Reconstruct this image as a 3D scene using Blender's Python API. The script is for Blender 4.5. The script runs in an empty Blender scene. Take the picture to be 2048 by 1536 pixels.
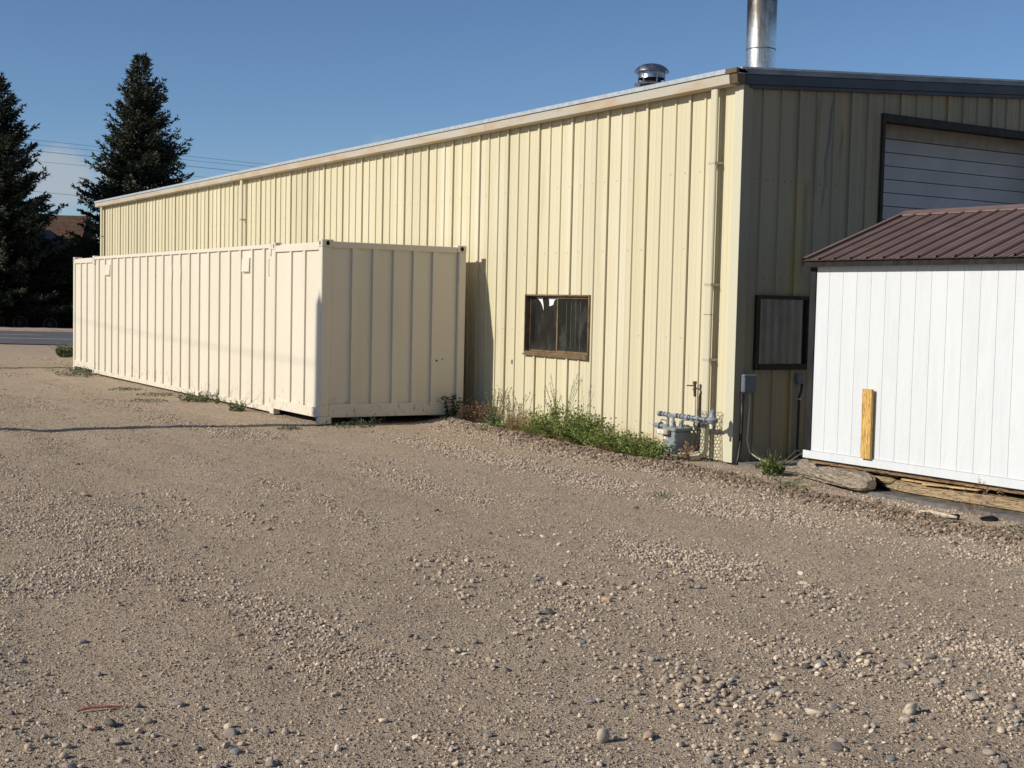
import bpy, bmesh, math, random
import numpy as np
from mathutils import Vector, Matrix

rng = np.random.default_rng(7)
random.seed(7)
SC = bpy.context.scene
COL = SC.collection

# ------------------------------------------------------------------ camera
cam_d = bpy.data.cameras.new("camera")
cam = bpy.data.objects.new("camera", cam_d)
COL.objects.link(cam)
cam_d.sensor_width = 36.0
cam_d.sensor_fit = 'HORIZONTAL'
cam_d.lens = 36.0 * 2675.9 / 2048.0
cam_d.clip_start = 0.1
cam_d.clip_end = 6000
CR = Vector((0.85387371, -0.51999916, 0.02237315))
CU = Vector((0.01218797, 0.06295029, 0.99794224))
CF = Vector((0.52033752, 0.85184396, -0.06008933))
CAM = Vector((-8.370, -19.488, 1.969))
cam.matrix_world = Matrix(((CR.x, CU.x, -CF.x, CAM.x), (CR.y, CU.y, -CF.y, CAM.y),
                           (CR.z, CU.z, -CF.z, CAM.z), (0, 0, 0, 1)))
SC.camera = cam

# ------------------------------------------------------------------ light
SUN_TRAVEL = Vector((1.0, -0.13, -0.56)).normalized()
SUN_DIR = -SUN_TRAVEL
SUN_EL = math.asin(SUN_DIR.z)
SUN_ROT = math.atan2(SUN_DIR.x, SUN_DIR.y)
sun_d = bpy.data.lights.new("sun", 'SUN')
sun_d.energy = 5.0
sun_d.angle = math.radians(0.53)
sun_d.color = (1.0, 0.94, 0.85)
sun = bpy.data.objects.new("sun", sun_d)
COL.objects.link(sun)
sun.rotation_euler = SUN_TRAVEL.to_track_quat('-Z', 'Y').to_euler()
sun.location = (-40, 5, 30)

world = bpy.data.worlds.new("World")
SC.world = world
world.use_nodes = True
wn = world.node_tree.nodes
wl = world.node_tree.links
wn.clear()
w_out = wn.new("ShaderNodeOutputWorld")
w_bg = wn.new("ShaderNodeBackground")
w_sky = wn.new("ShaderNodeTexSky")
w_sky.sky_type = 'NISHITA'
w_sky.sun_disc = False
w_sky.sun_elevation = SUN_EL
w_sky.sun_rotation = SUN_ROT
w_sky.altitude = 1900
w_sky.air_density = 1.0
w_sky.dust_density = 0.0
w_sky.ozone_density = 5.0
w_bg.inputs['Strength'].default_value = 0.094
# low fair-weather cumulus near the horizon, a function of the sky direction only
w_tc = wn.new("ShaderNodeTexCoord")


def wmath(op, a, b=None, c=None, clamp=False):
    n = wn.new("ShaderNodeMath")
    n.operation = op
    n.use_clamp = clamp
    for i, v in enumerate((a, b, c)):
        if v is None:
            continue
        if isinstance(v, (int, float)):
            n.inputs[i].default_value = v
        else:
            wl.new(v, n.inputs[i])
    return n.outputs[0]


w_map = wn.new("ShaderNodeMapping")
w_map.inputs['Scale'].default_value = (1, 1, 1.7)
wl.new(w_tc.outputs['Generated'], w_map.inputs['Vector'])
w_noise = wn.new("ShaderNodeTexNoise")
w_noise.inputs['Scale'].default_value = 26
w_noise.inputs['Detail'].default_value = 6
w_noise.inputs['Roughness'].default_value = 0.62
wl.new(w_map.outputs[0], w_noise.inputs['Vector'])
cloud = None
for (dx, dy, dz), rad in (((0.219, 0.972, 0.084), 0.034), ((0.262, 0.966, 0.084), 0.028), ((0.170, 0.983, 0.082), 0.034),
                          ((0.432, 0.896, 0.099), 0.028), ((0.408, 0.907, 0.092), 0.024), ((-0.2, 0.97, 0.08), 0.09),
                          ((0.85, 0.51, 0.07), 0.10), ((-0.9, 0.4, 0.06), 0.10), ((0.3, -0.95, 0.07), 0.10),
                          ((-0.6, -0.8, 0.06), 0.12)):
    L = math.sqrt(dx * dx + dy * dy + dz * dz)
    n = wn.new("ShaderNodeVectorMath")
    n.operation = 'DISTANCE'
    wl.new(w_tc.outputs['Generated'], n.inputs[0])
    n.inputs[1].default_value = (dx / L, dy / L, dz / L)
    b = wmath('SUBTRACT', 1.0, wmath('DIVIDE', n.outputs['Value'], rad), clamp=True)
    cloud = b if cloud is None else wmath('MAXIMUM', cloud, b)
c1 = wmath('ADD', wmath('MULTIPLY', cloud, 0.9), wmath('SUBTRACT', w_noise.outputs['Fac'], 0.5))
w_ramp = wn.new("ShaderNodeMapRange")
w_ramp.interpolation_type = 'SMOOTHSTEP'
w_ramp.inputs['From Min'].default_value = 0.16
w_ramp.inputs['From Max'].default_value = 0.55
w_ramp.inputs['To Max'].default_value = 0.78
wl.new(c1, w_ramp.inputs['Value'])
has_cloud = wmath('GREATER_THAN', cloud, 0.001)
w_fac = wmath('MULTIPLY', w_ramp.outputs[0], has_cloud)
w_mix = wn.new("ShaderNodeMixRGB")
w_mix.inputs['Color2'].default_value = (4.5, 5.0, 5.5, 1)
wl.new(w_fac, w_mix.inputs['Fac'])
w_hsv = wn.new("ShaderNodeHueSaturation")
w_hsv.inputs['Saturation'].default_value = 1.0
wl.new(w_sky.outputs[0], w_hsv.inputs['Color'])
wl.new(w_hsv.outputs[0], w_mix.inputs['Color1'])
wl.new(w_mix.outputs[0], w_bg.inputs['Color'])
wl.new(w_bg.outputs[0], w_out.inputs['Surface'])

SC.view_settings.view_transform = 'Standard'
SC.view_settings.look = 'None'
SC.view_settings.gamma = 1.0
SC.view_settings.exposure = 0.0
SC.view_settings.use_curve_mapping = False


# ------------------------------------------------------------------ materials
class Mat:
    def __init__(self, name, rough=0.7, metal=0.0, spec=0.5):
        self.m = bpy.data.materials.new(name)
        self.m.use_nodes = True
        self.n = self.m.node_tree.nodes
        self.l = self.m.node_tree.links
        self.b = self.n["Principled BSDF"]
        self.b.inputs['Roughness'].default_value = rough
        self.b.inputs['Metallic'].default_value = metal
        self.b.inputs['Specular IOR Level'].default_value = spec
        self.tc = self.n.new("ShaderNodeTexCoord")
        self.geo = self.n.new("ShaderNodeNewGeometry")
        self.oi = self.n.new("ShaderNodeObjectInfo")

    def pos(self, scale=(1, 1, 1), obj=False):
        mp = self.n.new("ShaderNodeMapping")
        mp.inputs['Scale'].default_value = scale
        self.l.new(self.tc.outputs['Object'] if obj else self.geo.outputs['Position'], mp.inputs['Vector'])
        return mp.outputs[0]

    def noise(self, scale=1.0, stretch=(1, 1, 1), detail=4, rough=0.55, obj=False, dist=0.0):
        t = self.n.new("ShaderNodeTexNoise")
        t.inputs['Scale'].default_value = scale
        t.inputs['Detail'].default_value = detail
        t.inputs['Roughness'].default_value = rough
        t.inputs['Distortion'].default_value = dist
        self.l.new(self.pos(stretch, obj), t.inputs['Vector'])
        return t.outputs['Fac']

    def voronoi(self, scale=10, stretch=(1, 1, 1), feature='F1', out='Distance', obj=False):
        t = self.n.new("ShaderNodeTexVoronoi")
        t.feature = feature
        t.inputs['Scale'].default_value = scale
        self.l.new(self.pos(stretch, obj), t.inputs['Vector'])
        return t.outputs[out]

    def rng(self, v, a, b, lo=0.0, hi=1.0, smooth=True):
        t = self.n.new("ShaderNodeMapRange")
        t.interpolation_type = 'SMOOTHSTEP' if smooth else 'LINEAR'
        for k, x in (('From Min', a), ('From Max', b), ('To Min', lo), ('To Max', hi)):
            t.inputs[k].default_value = x
        self.l.new(v, t.inputs['Value'])
        return t.outputs[0]

    def math(self, op, a, b=0.0, clamp=False):
        t = self.n.new("ShaderNodeMath")
        t.operation = op
        t.use_clamp = clamp
        for i, v in enumerate((a, b)):
            if isinstance(v, (int, float)):
                t.inputs[i].default_value = v
            else:
                self.l.new(v, t.inputs[i])
        return t.outputs[0]

    def mix(self, fac, a, b, mode='MIX'):
        t = self.n.new("ShaderNodeMixRGB")
        t.blend_type = mode
        for s, v in ((0, fac), (1, a), (2, b)):
            if isinstance(v, (int, float)):
                t.inputs[s].default_value = v
            elif isinstance(v, tuple):
                t.inputs[s].default_value = (*v[:3], 1)
            else:
                self.l.new(v, t.inputs[s])
        return t.outputs[0]

    def val(self, col, v):
        """multiply a colour by a scalar socket"""
        t = self.n.new("ShaderNodeVectorMath")
        t.operation = 'SCALE'
        if isinstance(col, tuple):
            t.inputs[0].default_value = col[:3]
        else:
            self.l.new(col, t.inputs[0])
        self.l.new(v, t.inputs['Scale'])
        return t.outputs[0]

    def sep(self):
        t = self.n.new("ShaderNodeSeparateXYZ")
        self.l.new(self.geo.outputs['Position'], t.inputs[0])
        return t.outputs

    def color(self, c):
        if isinstance(c, tuple):
            self.b.inputs['Base Color'].default_value = (*c[:3], 1)
        else:
            self.l.new(c, self.b.inputs['Base Color'])
        return self

    def bump(self, h, strength=0.3, dist=0.01):
        t = self.n.new("ShaderNodeBump")
        t.inputs['Strength'].default_value = strength
        t.inputs['Distance'].default_value = dist
        self.l.new(h, t.inputs['Height'])
        self.l.new(t.outputs[0], self.b.inputs['Normal'])
        return self

    def rough(self, v):
        self.l.new(v, self.b.inputs['Roughness'])
        return self


def wall_paint(name, base, worn, dirt, worn_amt=0.35, dirt_lo=0.62, rough=0.5, cell_amt=0.35, cell_col=(0.60, 0.57, 0.45), stains=()):
    m = Mat(name, rough, 0, 0.35)
    st = m.noise(3.2, (1, 1, 0.07), 5, 0.6)
    st2 = m.noise(9, (1, 1, 0.05), 3)
    big = m.noise(0.5, (1, 1, 0.5), 3)
    c = m.mix(m.rng(st, 0.42, 0.72, 0, worn_amt), base, worn)
    c = m.mix(m.math('MULTIPLY', m.rng(st2, dirt_lo, 0.8, 0, 0.55), m.rng(big, 0.4, 0.65)), c, dirt)
    cell = m.n.new("ShaderNodeTexWhiteNoise")
    cell.noise_dimensions = '1D'
    sx = m.sep()
    m.l.new(m.math('FLOOR', m.math('DIVIDE', m.math('ADD', m.math('ADD', sx[0], sx[1]), 1.675), 0.3105)), cell.inputs['W'])
    zv = m.noise(1.1, (1.5, 1.5, 0.5), 3)
    c = m.mix(m.math('MULTIPLY', m.rng(cell.outputs['Value'], 0.55, 0.95), m.rng(zv, 0.42, 0.6, 0, cell_amt)), c, cell_col)
    c = m.val(c, m.rng(cell.outputs['Value'], 0, 1, 0.95, 1.04, False))
    c = m.val(c, m.rng(m.oi.outputs['Random'], 0, 1, 0.95, 1.04, False))
    spk = m.voronoi(4.5)
    c = m.mix(m.rng(spk, 0.0, 0.035, 0.5, 0), c, dirt)
    if stains:
        q = m.sep()
        wav = m.math('MULTIPLY', m.math('SUBTRACT', m.noise(1.1, (0.2, 0.2, 1), 2), 0.5), 0.14)
        for (x0, slope, half, za, zb, col, amt) in stains:
            xc = m.math('ADD', m.math('ADD', m.math('MULTIPLY', m.math('SUBTRACT', q[2], za), slope), x0), wav)
            dx = m.math('ABSOLUTE', m.math('SUBTRACT', q[0], xc))
            msk = m.math('MULTIPLY', m.rng(dx, half * 0.4, half, 1, 0), m.math('MULTIPLY', m.rng(q[2], za - 0.15, za + 0.15, 0, 1), m.rng(q[2], zb - 0.2, zb + 0.1, 1, 0)))
            grain = m.noise(6, (1, 1, 0.1), 4)
            c = m.mix(m.math('MULTIPLY', msk, m.rng(grain, 0.3, 0.6, amt * 0.4, amt)), c, col)
    m.color(c)
    m.bump(m.noise(1.6, (1, 1, 0.4), 3), 0.25, 0.012)
    return m.m


M = {}
M['wall'] = wall_paint("cream_wall_paint", (0.56, 0.50, 0.33), (0.59, 0.55, 0.415), (0.34, 0.28, 0.17))
M['gable'] = wall_paint("weathered_shade_tone_gable_paint", (0.275, 0.245, 0.165), (0.33, 0.28, 0.16), (0.055, 0.055, 0.05), 0.75, 0.50, 0.6, 0.95, (0.235, 0.225, 0.175),  # base darkened to hold the gable's shade; wear and stains come on top
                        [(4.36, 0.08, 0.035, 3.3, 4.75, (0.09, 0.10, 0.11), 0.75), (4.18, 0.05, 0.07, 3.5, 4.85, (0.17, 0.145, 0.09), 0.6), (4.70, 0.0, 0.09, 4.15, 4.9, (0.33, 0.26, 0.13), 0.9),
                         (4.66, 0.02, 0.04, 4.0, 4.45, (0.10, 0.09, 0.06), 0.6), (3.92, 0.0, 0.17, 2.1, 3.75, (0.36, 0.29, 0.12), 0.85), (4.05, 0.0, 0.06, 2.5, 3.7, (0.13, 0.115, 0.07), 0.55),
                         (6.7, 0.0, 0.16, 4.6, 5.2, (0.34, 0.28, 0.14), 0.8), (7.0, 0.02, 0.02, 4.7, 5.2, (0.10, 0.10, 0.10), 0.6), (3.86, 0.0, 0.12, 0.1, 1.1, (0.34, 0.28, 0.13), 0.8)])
M['trim'] = wall_paint("cream_trim_paint", (0.54, 0.50, 0.35), (0.56, 0.54, 0.44), (0.36, 0.3, 0.2))
M['corner'] = wall_paint("pale_corner_trim_paint", (0.53, 0.50, 0.36), (0.54, 0.52, 0.43), (0.33, 0.3, 0.2))


def mk_container():
    m = Mat("container_paint", 0.42, 0, 0.4)
    b1 = m.noise(1.1, (1, 1, 0.35), 5)
    c = m.mix(m.rng(b1, 0.35, 0.7), (0.635, 0.575, 0.452), (0.66, 0.60, 0.48))
    z = m.sep()[2]
    rust = m.noise(14, (1, 1, 0.6), 6, 0.7)
    low = m.rng(z, 0.12, 0.55, 1, 0)
    c = m.mix(m.math('MULTIPLY', m.rng(rust, 0.56, 0.66), low), c, (0.22, 0.11, 0.05))
    sc = m.noise(30, (1, 1, 0.15), 3, 0.6)
    c = m.mix(m.rng(sc, 0.71, 0.76, 0, 0.6), c, (0.35, 0.26, 0.16))
    dst = m.noise(2.4, (1, 1, 0.12), 4)
    c = m.mix(m.math('MULTIPLY', m.rng(dst, 0.5, 0.75, 0, 0.28), m.rng(z, 0.0, 1.6, 1.0, 0.3)), c, (0.55, 0.42, 0.25))
    m.color(c)
    m.bump(m.noise(1.3, (1, 1, 0.6), 4), 0.35, 0.02)
    return m.m


M['container'] = mk_container()


def simple(name, col, rough=0.6, metal=0.0, var=0.2, scale=6, stretch=(1, 1, 1), dark=0.6, bump=0.0, spec=0.4, rnd=0.0):
    m = Mat(name, rough, metal, spec)
    nz = m.noise(scale, stretch, 5)
    d = tuple(c * dark for c in col)
    c = m.mix(m.rng(nz, 0.35, 0.7, 0, 1), tuple(x * (1 + var * 0.4) for x in col), tuple(x * (1 - var) + y * var * 0.0 for x, y in zip(col, d)))
    if rnd:
        c = m.val(c, m.rng(m.oi.outputs['Random'], 0, 1, 1 - rnd, 1 + rnd, False))
    m.color(c)
    if bump:
        m.bump(nz, bump, 0.01)
    return m.m


def mk_gutter():
    m = Mat("stained_gutter_paint", 0.5, 0, 0.4)
    n = m.noise(1.2, (1, 1, 3), 5)
    c = m.mix(m.rng(n, 0.4, 0.62), (0.44, 0.405, 0.325), (0.43, 0.33, 0.22))
    n2 = m.noise(5, (1, 0.4, 1), 4)
    c = m.mix(m.rng(n2, 0.6, 0.8, 0, 0.6), c, (0.35, 0.24, 0.135))
    m.color(c)
    return m.m


M['gutter'] = mk_gutter()


def mk_galv(name, col=(0.55, 0.57, 0.58), rough=0.42, metal=0.75, stain=0.0):
    m = Mat(name, rough, metal)
    v = m.voronoi(22, (1, 1, 1), 'F1', 'Color')
    n = m.n.new("ShaderNodeSeparateColor")
    m.l.new(v, n.inputs[0])
    c = m.mix(m.rng(n.outputs[0], 0, 1, 0, 1, False), tuple(x * 0.85 for x in col), tuple(min(1, x * 1.1) for x in col))
    if stain:
        hz = m.rng(m.sep()[2], 5.65, 6.2)
        st = m.noise(12, (1, 1, 0.08), 4)
        c = m.mix(m.rng(st, 0.5, 0.66, 0, stain), c, (0.16, 0.15, 0.14))
        br = m.noise(3, (1, 1, 0.5), 4)
        c = m.mix(m.math('MULTIPLY', m.rng(br, 0.25, 0.55, 0.45, 1.0), hz), c, (0.085, 0.06, 0.04))
        m.rough(m.rng(st, 0.4, 0.7, rough, rough + 0.25))
    m.color(c)
    return m.m


M['galv'] = mk_galv("galvanised_edge", (0.43, 0.46, 0.47), 0.5, 0.35)
M['flue'] = mk_galv("stainless_flue", (0.62, 0.62, 0.60), 0.28, 0.95, 0.9)
M['vent'] = mk_galv("vent_metal", (0.40, 0.41, 0.42), 0.22, 0.95, 0.3)
M['ventpipe'] = simple("rusty_vent_pipe", (0.28, 0.21, 0.17), 0.7, 0, 0.6, 9, (1, 1, 0.3))
M['brown'] = simple("brown_painted_metal", (0.12, 0.085, 0.045), 0.5, 0, 0.3)
M['navy'] = simple("dark_slate_trim_metal", (0.045, 0.050, 0.062), 0.45, 0, 0.3, 2)
M['slate'] = simple("slate_blue_metal", (0.19, 0.215, 0.235), 0.5, 0, 0.3, 3)
M['bronze'] = simple("bronze_window_frame", (0.20, 0.135, 0.075), 0.45, 0.2, 0.35, 8)
M['darkbronze'] = simple("dark_bronze_frame", (0.032, 0.028, 0.02), 0.6, 0.0, 0.3, 8, spec=0.2)
M['void'] = simple("unlit_interior", (0.012, 0.012, 0.012), 0.9, 0, 0.2)
M['roof'] = simple("grey_metal_roof", (0.45, 0.46, 0.46), 0.5, 0.3, 0.2, 2)
M['door'] = simple("white_overhead_door", (0.37, 0.375, 0.38), 0.5, 0, 0.10, 2, (1, 1, 1), rnd=0.05)
M['doorhead'] = simple("pale_door_header", (0.30, 0.29, 0.27), 0.6, 0, 0.2)
M['concrete'] = simple("grey_concrete", (0.145, 0.13, 0.115), 0.9, 0, 0.35, 9, bump=0.4)
M['meter'] = simple("grey_green_meter_paint", (0.23, 0.265, 0.26), 0.45, 0, 0.2, 7)
M['pipe'] = simple("grey_gas_pipe_paint", (0.225, 0.245, 0.265), 0.45, 0, 0.25, 14)
M['darkpipe'] = simple("dark_fitting", (0.10, 0.11, 0.12), 0.5, 0.2, 0.3, 14)
M['rustpipe'] = simple("rusty_iron_pipe", (0.085, 0.045, 0.035), 0.75, 0.2, 0.5, 18)
M['white'] = simple("white_plastic", (0.72, 0.72, 0.68), 0.4, 0, 0.1)
M['olive'] = simple("register_housing", (0.36, 0.33, 0.20), 0.5, 0, 0.2)
M['label'] = simple("white_paper_label", (0.75, 0.75, 0.75), 0.5, 0, 0.1)
M['red'] = simple("red_print", (0.5, 0.06, 0.05), 0.5)
M['ink'] = simple("black_print", (0.03, 0.03, 0.03), 0.5)
M['box'] = simple("grey_plastic_box", (0.125, 0.15, 0.175), 0.45, 0, 0.15)
M['black'] = simple("black_plastic_pipe", (0.018, 0.018, 0.02), 0.45, 0, 0.3)
M['cord'] = simple("white_cord_rubber", (0.62, 0.60, 0.50), 0.5, 0, 0.2)
M['wire'] = simple("rusted_chicken_wire", (0.06, 0.06, 0.05), 0.6, 0.3, 0.3)
M['cable'] = simple("black_cable", (0.02, 0.02, 0.022), 0.6)


def mk_glass(name, dust=0.12, streak=False):
    m = Mat(name, 0.07, 0, 0.5)
    n = m.noise(5, (1, 1, 0.5), 5)
    z = m.sep()[2]
    d = m.math('ADD', m.rng(n, 0.45, 0.75, 0, dust), m.rng(z, 1.18, 1.45, dust * 0.6, 0))
    c = m.mix(d, (0.012, 0.012, 0.011), (0.30, 0.29, 0.27))
    m.color(c)
    m.rough(m.rng(n, 0.4, 0.8, 0.06, 0.4))
    return m.m


M['glass'] = mk_glass("dusty_dark_glass", 0.10)


def mk_clearglass():
    m = bpy.data.materials.new("dusty_clear_glass")
    m.use_nodes = True
    n, l = m.node_tree.nodes, m.node_tree.links
    n.clear()
    o = n.new("ShaderNodeOutputMaterial")
    tr = n.new("ShaderNodeBsdfTransparent")
    tr.inputs[0].default_value = (0.95, 0.95, 0.95, 1)
    gl = n.new("ShaderNodeBsdfGlossy")
    gl.inputs['Roughness'].default_value = 0.12
    fr = n.new("ShaderNodeFresnel")
    fr.inputs[0].default_value = 1.45
    mx = n.new("ShaderNodeMixShader")
    l.new(fr.outputs[0], mx.inputs[0])
    l.new(tr.outputs[0], mx.inputs[1])
    l.new(gl.outputs[0], mx.inputs[2])
    df = n.new("ShaderNodeBsdfDiffuse")
    df.inputs[0].default_value = (0.12, 0.11, 0.09, 1)
    nz = n.new("ShaderNodeTexNoise")
    nz.inputs['Scale'].default_value = 4
    nz.inputs['Detail'].default_value = 6
    mr = n.new("ShaderNodeMapRange")
    mr.inputs['From Min'].default_value = 0.4
    mr.inputs['From Max'].default_value = 0.75
    mr.inputs['To Min'].default_value = 0.0
    mr.inputs['To Max'].default_value = 0.06
    l.new(nz.outputs['Fac'], mr.inputs['Value'])
    mx2 = n.new("ShaderNodeMixShader")
    l.new(mr.outputs[0], mx2.inputs[0])
    l.new(mx.outputs[0], mx2.inputs[1])
    l.new(df.outputs[0], mx2.inputs[2])
    l.new(mx2.outputs[0], o.inputs[0])
    return m


M['clearglass'] = mk_clearglass()
M['backing'] = simple("grey_corrugated_backing", (0.34, 0.34, 0.335), 0.6, 0.1, 0.5, 6, (1, 1, 0.15))


def mk_siding():
    m = Mat("white_primed_siding", 0.55, 0, 0.3)
    n = m.noise(7, (1, 1, 0.12), 6, 0.6, dist=1.2)
    n2 = m.noise(60, (1, 1, 0.3), 3)
    c = m.mix(m.rng(n, 0.44, 0.62), (0.60, 0.615, 0.61), (0.575, 0.592, 0.592))
    c = m.val(c, m.rng(m.oi.outputs['Random'], 0, 1, 0.985, 1.015, False))
    m.color(c)
    m.bump(m.math('ADD', n, m.math('MULTIPLY', n2, 0.5)), 0.9, 0.009)
    return m.m


M['siding'] = mk_siding()
M['shedtrim'] = simple("charcoal_wood_trim", (0.026, 0.025, 0.025), 0.85, 0, 0.35, 12, (1, 1, 0.2), bump=0.6, spec=0.08)


def mk_shedroof():
    m = Mat("brown_ribbed_roof_metal", 0.38, 0, 0.5)
    n = m.noise(3, (1, 1, 1), 4)
    c = m.mix(m.rng(n, 0.35, 0.7), (0.155, 0.100, 0.083), (0.18, 0.120, 0.10))
    c = m.val(c, m.rng(m.oi.outputs['Random'], 0, 1, 0.94, 1.06, False))
    m.color(c)
    m.rough(m.rng(n, 0.3, 0.7, 0.32, 0.5))
    return m.m


M['shedroof'] = mk_shedroof()


def mk_wood(name, a, b, crack, stretch=(1, 1, 1), scale=6, rough=0.8, ck=0.9):
    m = Mat(name, rough, 0, 0.25)
    n = m.noise(scale, stretch, 7, 0.65, obj=True, dist=0.8)
    n2 = m.noise(scale * 5, stretch, 4, 0.6, obj=True)
    c = m.mix(m.rng(n, 0.35, 0.65), a, b)
    c = m.mix(m.rng(n2, 0.55, 0.63, 0, ck), c, crack)
    m.color(c)
    m.bump(m.math('SUBTRACT', n, m.rng(n2, 0.54, 0.64, 0, 1.5 * ck)), 0.9, 0.015)
    return m.m


M['logwood'] = mk_wood("weathered_grey_wood", (0.40, 0.33, 0.25), (0.24, 0.19, 0.14), (0.05, 0.04, 0.03), (6, 0.25, 6), 8)
M['beamwood'] = mk_wood("weathered_beam_wood", (0.40, 0.29, 0.165), (0.30, 0.215, 0.125), (0.06, 0.04, 0.025), (6, 0.22, 6), 8)
M['plankwood'] = mk_wood("brown_plank_wood", (0.26, 0.165, 0.085), (0.18, 0.115, 0.06), (0.06, 0.04, 0.025), (5, 0.5, 5), 4)
M['freshwood'] = mk_wood("fresh_yellow_lumber", (0.66, 0.42, 0.13), (0.56, 0.33, 0.09), (0.46, 0.26, 0.07), (8, 8, 0.5), 4, 0.6, 0.35)
M['splinter'] = mk_wood("pale_split_wood", (0.62, 0.42, 0.2), (0.52, 0.34, 0.15), (0.3, 0.18, 0.08), (6, 0.6, 6), 4)
M['bark'] = simple("spruce_bark", (0.06, 0.045, 0.035), 0.9, 0, 0.4, 6)
M['deadwood'] = simple("bleached_wood", (0.52, 0.44, 0.32), 0.8, 0, 0.4, 20, bump=0.5)
M['redstick'] = simple("red_brown_stick", (0.34, 0.10, 0.08), 0.7, 0, 0.4, 30)
M['charcoal'] = simple("black_charred_clod", (0.016, 0.015, 0.015), 0.95, 0, 0.4, 30, bump=0.8)


def mk_leaf(name, c1, c2, rough=0.6, trans=0.25):
    m = Mat(name, rough, 0, 0.25)
    at = m.n.new("ShaderNodeAttribute")
    at.attribute_name = "tint"
    c = m.mix(at.outputs['Fac'], c1, c2)
    c = m.val(c, m.rng(m.oi.outputs['Random'], 0, 1, 0.85, 1.15, False))
    m.color(c)
    # thin leaves let a little light through
    tb = m.n.new("ShaderNodeBsdfTranslucent")
    m.l.new(c, tb.inputs[0])
    mx = m.n.new("ShaderNodeMixShader")
    mx.inputs[0].default_value = trans
    m.l.new(m.b.outputs[0], mx.inputs[1])
    m.l.new(tb.outputs[0], mx.inputs[2])
    m.l.new(mx.outputs[0], m.n["Material Output"].inputs[0])
    return m.m


M['needles'] = mk_leaf("blue_spruce_needles", (0.016, 0.022, 0.013), (0.085, 0.090, 0.052), 0.6, 0.05)
M['leaf'] = mk_leaf("weed_leaf", (0.065, 0.11, 0.018), (0.24, 0.29, 0.07))
M['leafdark'] = mk_leaf("dark_weed_leaf", (0.03, 0.055, 0.018), (0.07, 0.10, 0.035))
M['leafgrey'] = mk_leaf("grey_green_weed_leaf", (0.09, 0.12, 0.055), (0.19, 0.22, 0.11))
M['dry'] = mk_leaf("dry_grass", (0.30, 0.20, 0.10), (0.46, 0.34, 0.20))
M['drybrown'] = mk_leaf("dead_brown_weed", (0.20, 0.11, 0.06), (0.36, 0.22, 0.14))
M['drypink'] = mk_leaf("pinkish_dry_weed", (0.36, 0.22, 0.15), (0.50, 0.34, 0.24))
M['mat'] = mk_leaf("dusty_green_mat", (0.06, 0.085, 0.045), (0.12, 0.15, 0.08))
M['stem'] = simple("weed_stem", (0.16, 0.15, 0.07), 0.7, 0, 0.3)
M['drystem'] = simple("dry_stem", (0.34, 0.25, 0.13), 0.8, 0, 0.3)


def mk_ground():
    m = Mat("gravel_dirt", 0.95, 0, 0.12)
    big = m.noise(0.35, (1.6, 0.4, 1), 4)
    mid = m.noise(1.6, (1.3, 0.7, 1), 5)
    fine = m.noise(28, (1, 1, 1), 6, 0.7)
    peb = m.voronoi(34, (1, 1, 1), 'F1', 'Color')
    sp = m.n.new("ShaderNodeSeparateColor")
    m.l.new(peb, sp.inputs[0])
    pd = m.voronoi(34)
    peb2 = m.voronoi(85, (1, 1, 1), 'F1', 'Color')
    sp2 = m.n.new("ShaderNodeSeparateColor")
    m.l.new(peb2, sp2.inputs[0])
    c = m.mix(m.rng(big, 0.35, 0.65), (0.51, 0.385, 0.265), (0.565, 0.435, 0.305))
    c = m.mix(m.rng(mid, 0.45, 0.7, 0, 0.7), c, (0.435, 0.322, 0.212))
    lane = m.noise(1.0, (0.85, 0.10, 1), 3)
    c = m.mix(m.rng(lane, 0.46, 0.62, 0, 0.55), c, (0.44, 0.33, 0.222))
    trk = m.noise(1.0, (11, 0.22, 1), 3, 0.5)
    c = m.mix(m.math('MULTIPLY', m.rng(trk, 0.55, 0.68, 0, 0.5), m.rng(lane, 0.40, 0.58)), c, (0.63, 0.50, 0.36))
    dustp = m.noise(0.75, (1, 0.55, 1), 4, 0.6, dist=0.6)
    c = m.mix(m.rng(dustp, 0.60, 0.72, 0, 0.5), c, (0.65, 0.53, 0.395))
    grit = m.mix(m.rng(sp2.outputs[1], 0, 1, 0, 1, False), (0.23, 0.175, 0.125), (0.76, 0.61, 0.45))
    c = m.mix(m.rng(fine, 0.3, 0.7, 0.35, 0.75), c, grit)
    pc = m.mix(m.rng(sp.outputs[0], 0, 1, 0, 1, False), (0.19, 0.16, 0.13), (0.52, 0.43, 0.33))
    grav = m.math('MULTIPLY', m.rng(pd, 0.34, 0.42, 1, 0), m.rng(sp.outputs[1], 0.45, 0.55))
    c = m.mix(m.math('MULTIPLY', grav, m.rng(mid, 0.4, 0.6, 0.25, 0.9)), c, pc)
    # disturbed darker soil of the bank by the wall
    at = m.n.new("ShaderNodeAttribute")
    at.attribute_name = "bank"
    c = m.mix(m.math('MULTIPLY', at.outputs['Fac'], m.rng(mid, 0.3, 0.6, 0.45, 0.95)), c, (0.23, 0.165, 0.115))
    m.color(c)
    pd2 = m.voronoi(85)
    h = m.math('ADD', m.math('MULTIPLY', m.rng(pd, 0.0, 0.45, 1, 0), m.rng(sp.outputs[1], 0.3, 0.6)), m.math('MULTIPLY', fine, 0.9))
    h = m.math('ADD', h, m.math('MULTIPLY', m.rng(pd2, 0.0, 0.5, 1, 0), m.rng(sp2.outputs[0], 0.2, 0.6, 0.15, 0.8)))
    m.bump(h, 1.0, 0.045)
    return m.m


M['ground'] = mk_ground()


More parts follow.
